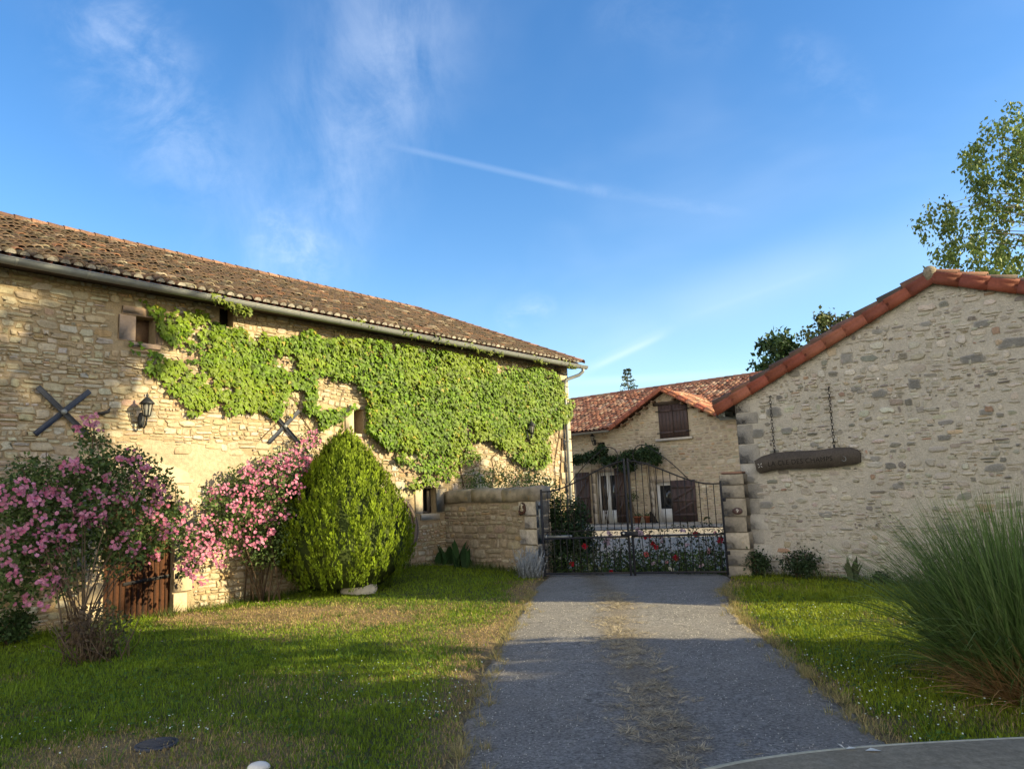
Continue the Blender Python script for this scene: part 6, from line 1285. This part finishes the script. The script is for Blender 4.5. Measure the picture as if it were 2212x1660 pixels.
# birch behind the gable: drooping sprays hung on a slim trunk
RBc = np.random.RandomState(101); D_ = 27.0; bx = far_pt(2240, 600, D_); base = np.array([bx[0], bx[1], .1]); t = thing('birch_tree', 'airy birch with hanging sprays rising behind the gable at the right', 'tree', base)
pos = [(2158, 238, 30, 1), (2150, 262, 34, 1.3), (2190, 275, 40, 1.5), (2098, 300, 20, .6), (2085, 325, 14, .4), (2130, 315, 38, 1.4), (2175, 330, 45, 1.6), (2205, 310, 30, 1.2), (2090, 352, 20, .6), (2120, 350, 30, 1.1), (2160, 375, 45, 1.7), (2200, 385, 35, 1.4), (2120, 395, 26, .9), (2150, 425, 40, 1.4), (2195, 435, 40, 1.4), (2110, 440, 24, .7), (2100, 470, 40, .9), (2055, 432, 22, .8), (2030, 450, 30, 1.3), (2015, 470, 24, 1.0), (2045, 475, 30, 1.2), (2040, 495, 28, .9), (2130, 475, 40, 1.3), (2175, 480, 40, 1.5), (2205, 500, 34, 1.3), (2090, 505, 35, 1.1), (2070, 530, 32, 1.2), (2035, 520, 20, .7), (2110, 535, 38, 1.5), (2150, 530, 40, 1.6), (2190, 545, 40, 1.7), (2055, 555, 26, .9), (2085, 570, 30, 1.2), (2130, 575, 40, 1.6), (2180, 590, 45, 1.8), (2080, 600, 30, .9), (2240, 300, 40, 2), (2250, 380, 50, 2), (2255, 460, 50, 2), (2260, 540, 60, 2.4), (2280, 600, 60, 2), (2235, 250, 25, 1)]
sc = D_/FPX/.80; P = []; b = MB(); top = far_pt(2215, 215, D_); b.tube([base, base*.5+np.array([bx[0], bx[1], top[2]])*.5, top], [.17, .10, .02], 8, (.42, .40, .36))
for (px, py, r_, w) in pos:
    for k_ in range(int(3*w)):
        c = far_pt(px+RBc.normal()*r_*.55, py+RBc.normal()*r_*.45, D_+RBc.normal()*.9); hz = base+(np.array([top[0], top[1], top[2]])-base)*np.clip((c[2]-.3)/top[2], .1, .97)
        if RBc.rand() < .22: b.tube([hz, (hz+c)/2+np.array([0, 0, .25]), c], [.016, .009, .003], 4, (.22, .18, .14))
        L = RBc.uniform(.35, 1.0); m_ = int(90*L); q = RBc.rand(m_, 1); P.append(c+np.array([RBc.normal()*.12, RBc.normal()*.12, -1.])*L*q+RBc.normal(size=(m_, 3))*[.12, .12, .06])
b.make('trunk', MAT['bark'], t); P = np.concatenate(P); foliage('crown', P, .135, (.08, .14, .03), (.18, .235, .055), t, r=RBc, droop=1.2)
# broad dark tree over the gable roof, small conifer over the house
c1 = far_pt(1680, 790, 40); tree('broadleaf_tree', 'dark green broadleaf tree peeping over the slope of the gable roof', (c1[0], c1[1], .2), c1[2]+1.2, (c1[0]+1.0, c1[1], c1[2]-.1), (2.6, 1.8, 1.7), 70, 90, .26, (.022, .05, .018), (.05, .09, .028), 55, .25, .11, shape=lambda p, r: proj(p)[1] > 722+.10*abs(proj(p)[0]-1690))
c2 = far_pt(1800, 720, 38); tree('copper_tree', 'taller tree with bronze tips rising over the upper gable roof', (c2[0], c2[1], .2), c2[2]+1.5, (c2[0]+.1, c2[1], c2[2]-.5), (1.3, 1.2, 1.9), 56, 80, .22, (.04, .07, .025), (.11, .12, .038), 56, .2, .12, shape=lambda p, r: proj(p)[1] > 668+.5*abs(proj(p)[0]-1800))
c3 = far_pt(1355, 806, 58); r = np.random.RandomState(4); t = thing('spruce_tree', 'tip of a small spruce standing above the red house roof', 'tree', (c3[0], c3[1], .2)); b = MB(); b.tube([(c3[0], c3[1], .2), c3], [.22, .02], 6, (.10, .08, .06)); b.make('trunk', MAT['bark'], t); P = []; D = []
for z in np.arange(c3[2]-6.5, c3[2]+.3, .28):
    R0 = .12+max(0, c3[2]+.4-z)*.36
    for k_ in range(7):
        a = r.rand()*6.283; L = R0*r.uniform(.6, 1.1)
        for q in np.linspace(.1, 1, 9):
            for _ in range(2): P.append((c3[0]+math.cos(a)*L*q+r.normal()*.04, c3[1]+math.sin(a)*L*q+r.normal()*.04, z+.16*L*q+r.normal()*.05)); D.append((math.cos(a), math.sin(a), .5*r.normal()))
P = np.array(P); V, F, C = leaves(P, np.array(D), rvec(len(P), r)+[0, 0, .5], r.uniform(.10, .19, len(P)), LEAF, tint(len(P), (.06, .08, .045), (.08, .12, .06), r)); mesh('crown', V, F, MAT['leaf'], t, C)
# trees to the right of the picture that shade the lawn and the drive
SHADE = 'trees beyond the right edge shading the lawn'
tree('lime_tree', 'tall spreading tree right of the picture that shades the lawn and the barn corner', (14.5, 2.6, 0), 15.0, (14.0, 3.2, 9.9), (3.4, 5.6, 5.6), 210, 130, .34, (.04, .08, .02), (.08, .13, .035), 201, .35, .085, shape=lambda p, r: p[1] < 5.0+.40*(p[2]-4.6)-.22*(p[0]-14) and p[2] > 5.6-.35*max(0, 2.0-p[1]), group=SHADE, twigs=False)
tree('lime_tree', 'shorter spreading tree right of the picture behind the photographer', (15.5, -4.2, 0), 10.5, (15.2, -3.4, 6.0), (3.2, 4.2, 4.6), 95, 120, .30, (.04, .08, .02), (.08, .13, .035), 202, .3, .12, group=SHADE, twigs=False)
tree('lime_tree', 'rounded tree beyond the gabled outbuilding that shades the gate and the garden wall', (19, 13.8, 0), 9.6, (19, 14.0, 7.6), (2.4, 2.7, 2.2), 80, 130, .30, (.04, .08, .02), (.08, .13, .035), 203, .25, .10, group=SHADE, twigs=False)  # added out of view; crown sized to shade the gate and garden wall
rh = np.random.RandomState(77); hd = thing('shade_hedge', 'tall loose hedge right of the picture beside the pampas grass', 'hedge', (12.6, 1.2, 0)); n = 56000
P = np.stack((12.6+rh.normal(size=n)*.40, rh.uniform(-5.5, 6.15, n), 5.7*rh.rand(n)**.85), -1); htop = 5.6-1.5*fbm(P[:, 1]*.8, P[:, 1]*0, 64)-1.3*np.exp(-((P[:, 1]-3.35)/.16)**2)-1.1*np.exp(-((P[:, 1]-2.6)/.10)**2); kk = (P[:, 2] < htop); foliage('foliage', P[kk], .22, (.03, .06, .02), (.06, .10, .03), hd, r=rh)  # unseen hedge shaped for its shadow; notches in the top pass light streaks
b = MB()
for y in np.arange(-5.2, 5.8, .8): b.tube([(12.6, y, 0), (12.6+rh.normal()*.1, y+.1, 1.2), (12.6, y+rh.normal()*.2, 2.6)], [.05, .04, .015], 6, (.1, .08, .06))
b.make('stem', MAT['bark'], hd)

# ------------------------------------------------------------------ grass, weeds, flowers
RGs = np.random.RandomState(303)
def on_lawn(x, y):
    wl_ = ((x-BARN.O[0])*BARN.n[0]+(y-BARN.O[1])*BARN.n[1]); gl_ = ((x-GAB.O[0])*GAB.n[0]+(y-GAB.O[1])*GAB.n[1])
    e = .18*(fbm(x*2.1, y*2.1, 71)-.5)*2
    l_ = (x < drive_l(y)-.02+e*.6) & (wl_ > .04); r_ = (x > drive_r(y)+.03+e*.5) & (gl_ > .06) & (x < 11)
    wv = ((x-GW.O[0])*GW.n[0]+(y-GW.O[1])*GW.n[1]); l_ &= (wv > .04) | (x < W0[0]-.05); l_ &= y < 17.6
    return l_ | (r_ & (y < 14.6))
def in_view(x, y): 
    px, py = proj(np.stack((x, y, np.zeros_like(x)+.03), -1)); return (px > -140) & (px < 2350) & (py < 1760)
def proj(P):
    q = np.asarray(P, float)-CAM; z = q@CF; return 1106+FPX*(q@CR)/z, 830-FPX*(q@CU)/z
XS = []; YS = []
for (y0, y1, dn) in ((4.3, 6.5, 6500), (6.5, 9, 4200), (9, 12, 2600), (12, 17.5, 1700)):
    xa, xb = -.72*y1-.4, .72*y1+.4; m_ = int((xb-xa)*(y1-y0)*dn); x = RGs.uniform(xa, xb, m_); y = RGs.uniform(y0, y1, m_); k = on_lawn(x, y) & in_view(x, y); XS.append(x[k]); YS.append(y[k])
x = np.concatenate(XS); y = np.concatenate(YS); dr = dryness(x, y); thin = np.exp(-np.minimum(np.abs(x-drive_l(y)), np.abs(x-drive_r(y)))/.12)
bare_ = (fbm(x*2.4, y*2.4, 81) < .36)*smooth(.3, .7, dr)
k = RGs.rand(len(x)) > .12+.45*dr*.6+.4*bare_+.35*thin; x, y, dr = x[k], y[k], dr[k]; n = len(x)
wall_d = np.minimum(np.abs((x-BARN.O[0])*BARN.n[0]+(y-BARN.O[1])*BARN.n[1]), np.abs((x-GAB.O[0])*GAB.n[0]+(y-GAB.O[1])*GAB.n[1])); gwd = np.abs((x-GW.O[0])*GW.n[0]+(y-GW.O[1])*GW.n[1])+(x < W0[0])*9
tall = np.clip(np.exp(-wall_d/.22)+.8*np.exp(-gwd/.3), 0, 1.2); rough = fbm(x*1.7, y*1.7, 91)
hgt_b = (.018+.034*RGs.rand(n)**1.5)*(.7+.7*rough)*(1-.35*dr)*(1+3.2*tall*RGs.rand(n)); hgt_b = np.where(RGs.rand(n) < .01, hgt_b*2.0, hgt_b)
hgt_b = np.where(x > 2.6, hgt_b*1.1, hgt_b)
a = RGs.rand(n)*2*math.pi; ln = hgt_b*RGs.uniform(.2, .9, n); wd = .0022+.0012*smooth(5, 13, y)*2+.0015*RGs.rand(n)
p = np.stack((x, y, hgt(x, y)+.035*(fbm(x*1.1, y*1.1, 3)-.5)-.004), -1); sd = np.stack((-np.sin(a), np.cos(a), np.zeros(n)), -1); dh = np.stack((np.cos(a), np.sin(a), np.zeros(n)), -1)
mid_ = p+dh*(ln*.3)[:, None]+np.array([0, 0, 1.])*(hgt_b*.6)[:, None]; tip = p+dh*ln[:, None]+np.array([0, 0, 1.])*hgt_b[:, None]
V = np.stack((p-sd*wd[:, None], p+sd*wd[:, None], mid_+sd*(wd*.8)[:, None], mid_-sd*(wd*.8)[:, None], tip), 1).reshape(-1, 3); off = np.arange(n)[:, None]*5
straw = (RGs.rand(n) < np.clip(dr*1.05-.16, 0, .92))[:, None]; gr = fbm(x*.8, y*.8, 33)[:, None]
cg = np.array([.125, .205, .013])*(1-gr)+np.array([.235, .315, .024])*gr; cg = np.where((x > 2.5)[:, None], cg*np.array([1.22, 1.08, 1.0]), cg); cs_ = np.array([.40, .30, .13])*(1-gr)+np.array([.32, .24, .11])*gr
c = np.where(straw, cs_, cg)*(1+.22*RGs.normal(size=(n, 1))); c = np.clip(c, .006, .6)
tag(mesh('lawn_grass', V, [off+np.array([[0, 1, 2, 3]]), off+np.array([[3, 2, 4]])], MAT['grass'], None, np.repeat(c, 5, 0)), kind='stuff')
print('grass blades', n)
# dry weeds down the middle of the drive and along its edges
def tufts(n, px0, seed, name, ca, cb, where, lean_=.85, up_=1.0):
    r = np.random.RandomState(seed); V = []; F = []; C = []; o = 0; L0 = []
    P, S_ = where(n, r)
    for p_, s_ in zip(P, S_):
        v, f, m_ = arcs(int(10+16*r.rand()), p_, .03*s_+.012, (.03*s_+.015, .085*s_+.02), lean_, .0020+.0010*s_, r, .9, k=4, up=up_); V.append(v); F.append(f+o); o += len(v); C.append(np.repeat(tint(len(v)//m_, ca, cb, r, .2), m_, 0))
    return tag(mesh(name, np.concatenate(V), np.concatenate(F), MAT['grass'], None, np.concatenate(C)), kind='stuff')
ctr = np.array([at_ground(*q)[:2] for q in ((1340, 1315), (1330, 1345), (1350, 1400), (1370, 1450), (1400, 1500), (1420, 1560), (1440, 1610), (1440, 1665))]); ctr = ctr[np.argsort(ctr[:, 1])]
def mid_where(n, r):
    P = []; S_ = []
    while len(P) < n:
        y = 4.3+8.4*r.rand()**1.25; cx_ = np.interp(y, ctr[:, 1], ctr[:, 0])+r.normal()*(.15+.03*(y < 6.5))
        if fbm(np.array([cx_*2.2]), np.array([y*2.2]), 7)[0] < .40: continue
        P.append(np.array([cx_, y, hgt(cx_, y)+.046])); S_.append(r.uniform(.35, 1.2))
    return P, S_
tufts(640, 0, 5, 'drive_weeds', (.50, .43, .31), (.34, .30, .21), mid_where, 1.35, .5)
def edge_where(n, r):
    P = []; S_ = []
    for i in range(n):
        y = 4.5+9*r.rand(); e = drive_l(y)+abs(r.normal())*.12-.03 if r.rand() < .5 else drive_r(y)-abs(r.normal())*.10+.04
        P.append(np.array([e, y, hgt(e, y)+.01])); S_.append(r.uniform(.5, 1.3))
    return P, S_
tufts(420, 0, 6, 'edge_weeds', (.44, .33, .15), (.22, .23, .08), edge_where)
def wall_where(n, r):
    P = []; S_ = []
    for i in range(n):
        q = r.rand()
        if q < .42: g = BARN.P(r.uniform(-4.5, 6.4), 0, abs(r.normal())*.14+.05)
        elif q < .70: g = GW.P(r.uniform(0, GWL), 0, abs(r.normal())*.16+.05)
        else: g = GAB.P(r.uniform(.1, 5), 0, abs(r.normal())*.2+.05)
        P.append(grow(g[:2])); S_.append(r.uniform(1.5, 4.5))
    return P, S_
tufts(260, 0, 8, 'wall_foot_weeds', (.05, .10, .025), (.13, .14, .05), wall_where)
def lawn_where(n, r):
    P = []; S_ = []
    while len(P) < n:
        x_, y_ = r.uniform(-6, 6), 4.5+9*r.rand()
        if on_lawn(np.array([x_]), np.array([y_]))[0] and fbm(np.array([x_*1.5]), np.array([y_*1.5]), 44)[0] > .5: P.append(np.array([x_, y_, hgt(x_, y_)])); S_.append(r.uniform(.8, 2.0))
    return P, S_
tufts(520, 0, 9, 'lawn_clumps', (.05, .12, .010), (.11, .19, .02), lawn_where)
# daisies and clover heads
r = np.random.RandomState(99); P = []
for (px, py, sx_, sy_, m_) in ((830, 1490, 120, 40, 75), (980, 1525, 70, 25, 45), (390, 1570, 70, 22, 28), (1800, 1450, 130, 45, 110), (1900, 1330, 110, 18, 40), (1880, 1530, 110, 35, 80), (120, 1600, 100, 30, 24), (600, 1450, 220, 50, 30), (1700, 1330, 60, 12, 25), (2050, 1560, 90, 40, 50)):
    for i in range(m_):
        g = at_ground(px+r.normal()*sx_, min(1690, py+r.normal()*sy_)); 
        if on_lawn(np.array([g[0]]), np.array([g[1]]))[0]: P.append(g+[0, 0, r.uniform(.03, .075)])
P = np.array(P); n = len(P); V, F, C = blooms(P, np.tile([0, -.4, 1.], (n, 1))+.4*rvec(n, r), r.uniform(.004, .0075, n), np.tile([.72, .80, .74], (n, 1)), r); tag(mesh('lawn_daisies', V, F, MAT['petal'], None, C), kind='stuff')
# clover and plantain leaves among the grass
m_ = 26000; x = r.uniform(-7.5, 6.5, m_); y = r.uniform(4.4, 16, m_); k = on_lawn(x, y) & in_view(x, y) & (fbm(x*1.6, y*1.6, 55) > .50) & (dryness(x, y) < .6); x, y = x[k], y[k]; n = len(x); P = np.stack((x, y, hgt(x, y)+r.uniform(.02, .06, n)), -1)
D = rvec(n, r); D[:, 2] = .2*r.normal(size=n); N = np.tile([0, 0, 1.], (n, 1))+.35*rvec(n, r)
CLOVER = (np.array([(0, 0, 0), (-.5, .35, .06), (-.38, .85, 0), (0, 1., -.03), (.38, .85, 0), (.5, .35, .06)]), np.array([[0, 5, 4], [0, 4, 3], [0, 3, 2], [0, 2, 1]]))
V, F, C = leaves(P, D, N, r.uniform(.014, .034, n), CLOVER, tint(n, (.055, .125, .022), (.11, .19, .035), r)); tag(mesh('lawn_clover', V, F, MAT['grass'], None, C), kind='stuff')
# loose pale grit on the drive
P = []
for i in range(2600):
    yy = r.uniform(4.5, 12.5); xx = r.uniform(drive_l(yy)+.1, drive_r(yy)-.1); P.append((xx, yy, hgt(xx, yy)+.04))
V = []; F = []; o = np.array([[0, 1, 2], [0, 2, 3], [0, 3, 1], [1, 3, 2]])
for i, p_ in enumerate(P): s_ = r.uniform(.003, .008); V += [np.array(p_)+s_*np.array(q)*r.uniform(.6, 1.2, 3) for q in ((0, 0, .9), (1, 0, -.5), (-.5, .9, -.5), (-.5, -.9, -.5))]; F.append(o+4*i)
tag(mesh('drive_grit', V, np.concatenate(F), MAT['dressed'], None, np.tile([.55, .53, .48], (len(V), 1))), kind='stuff')
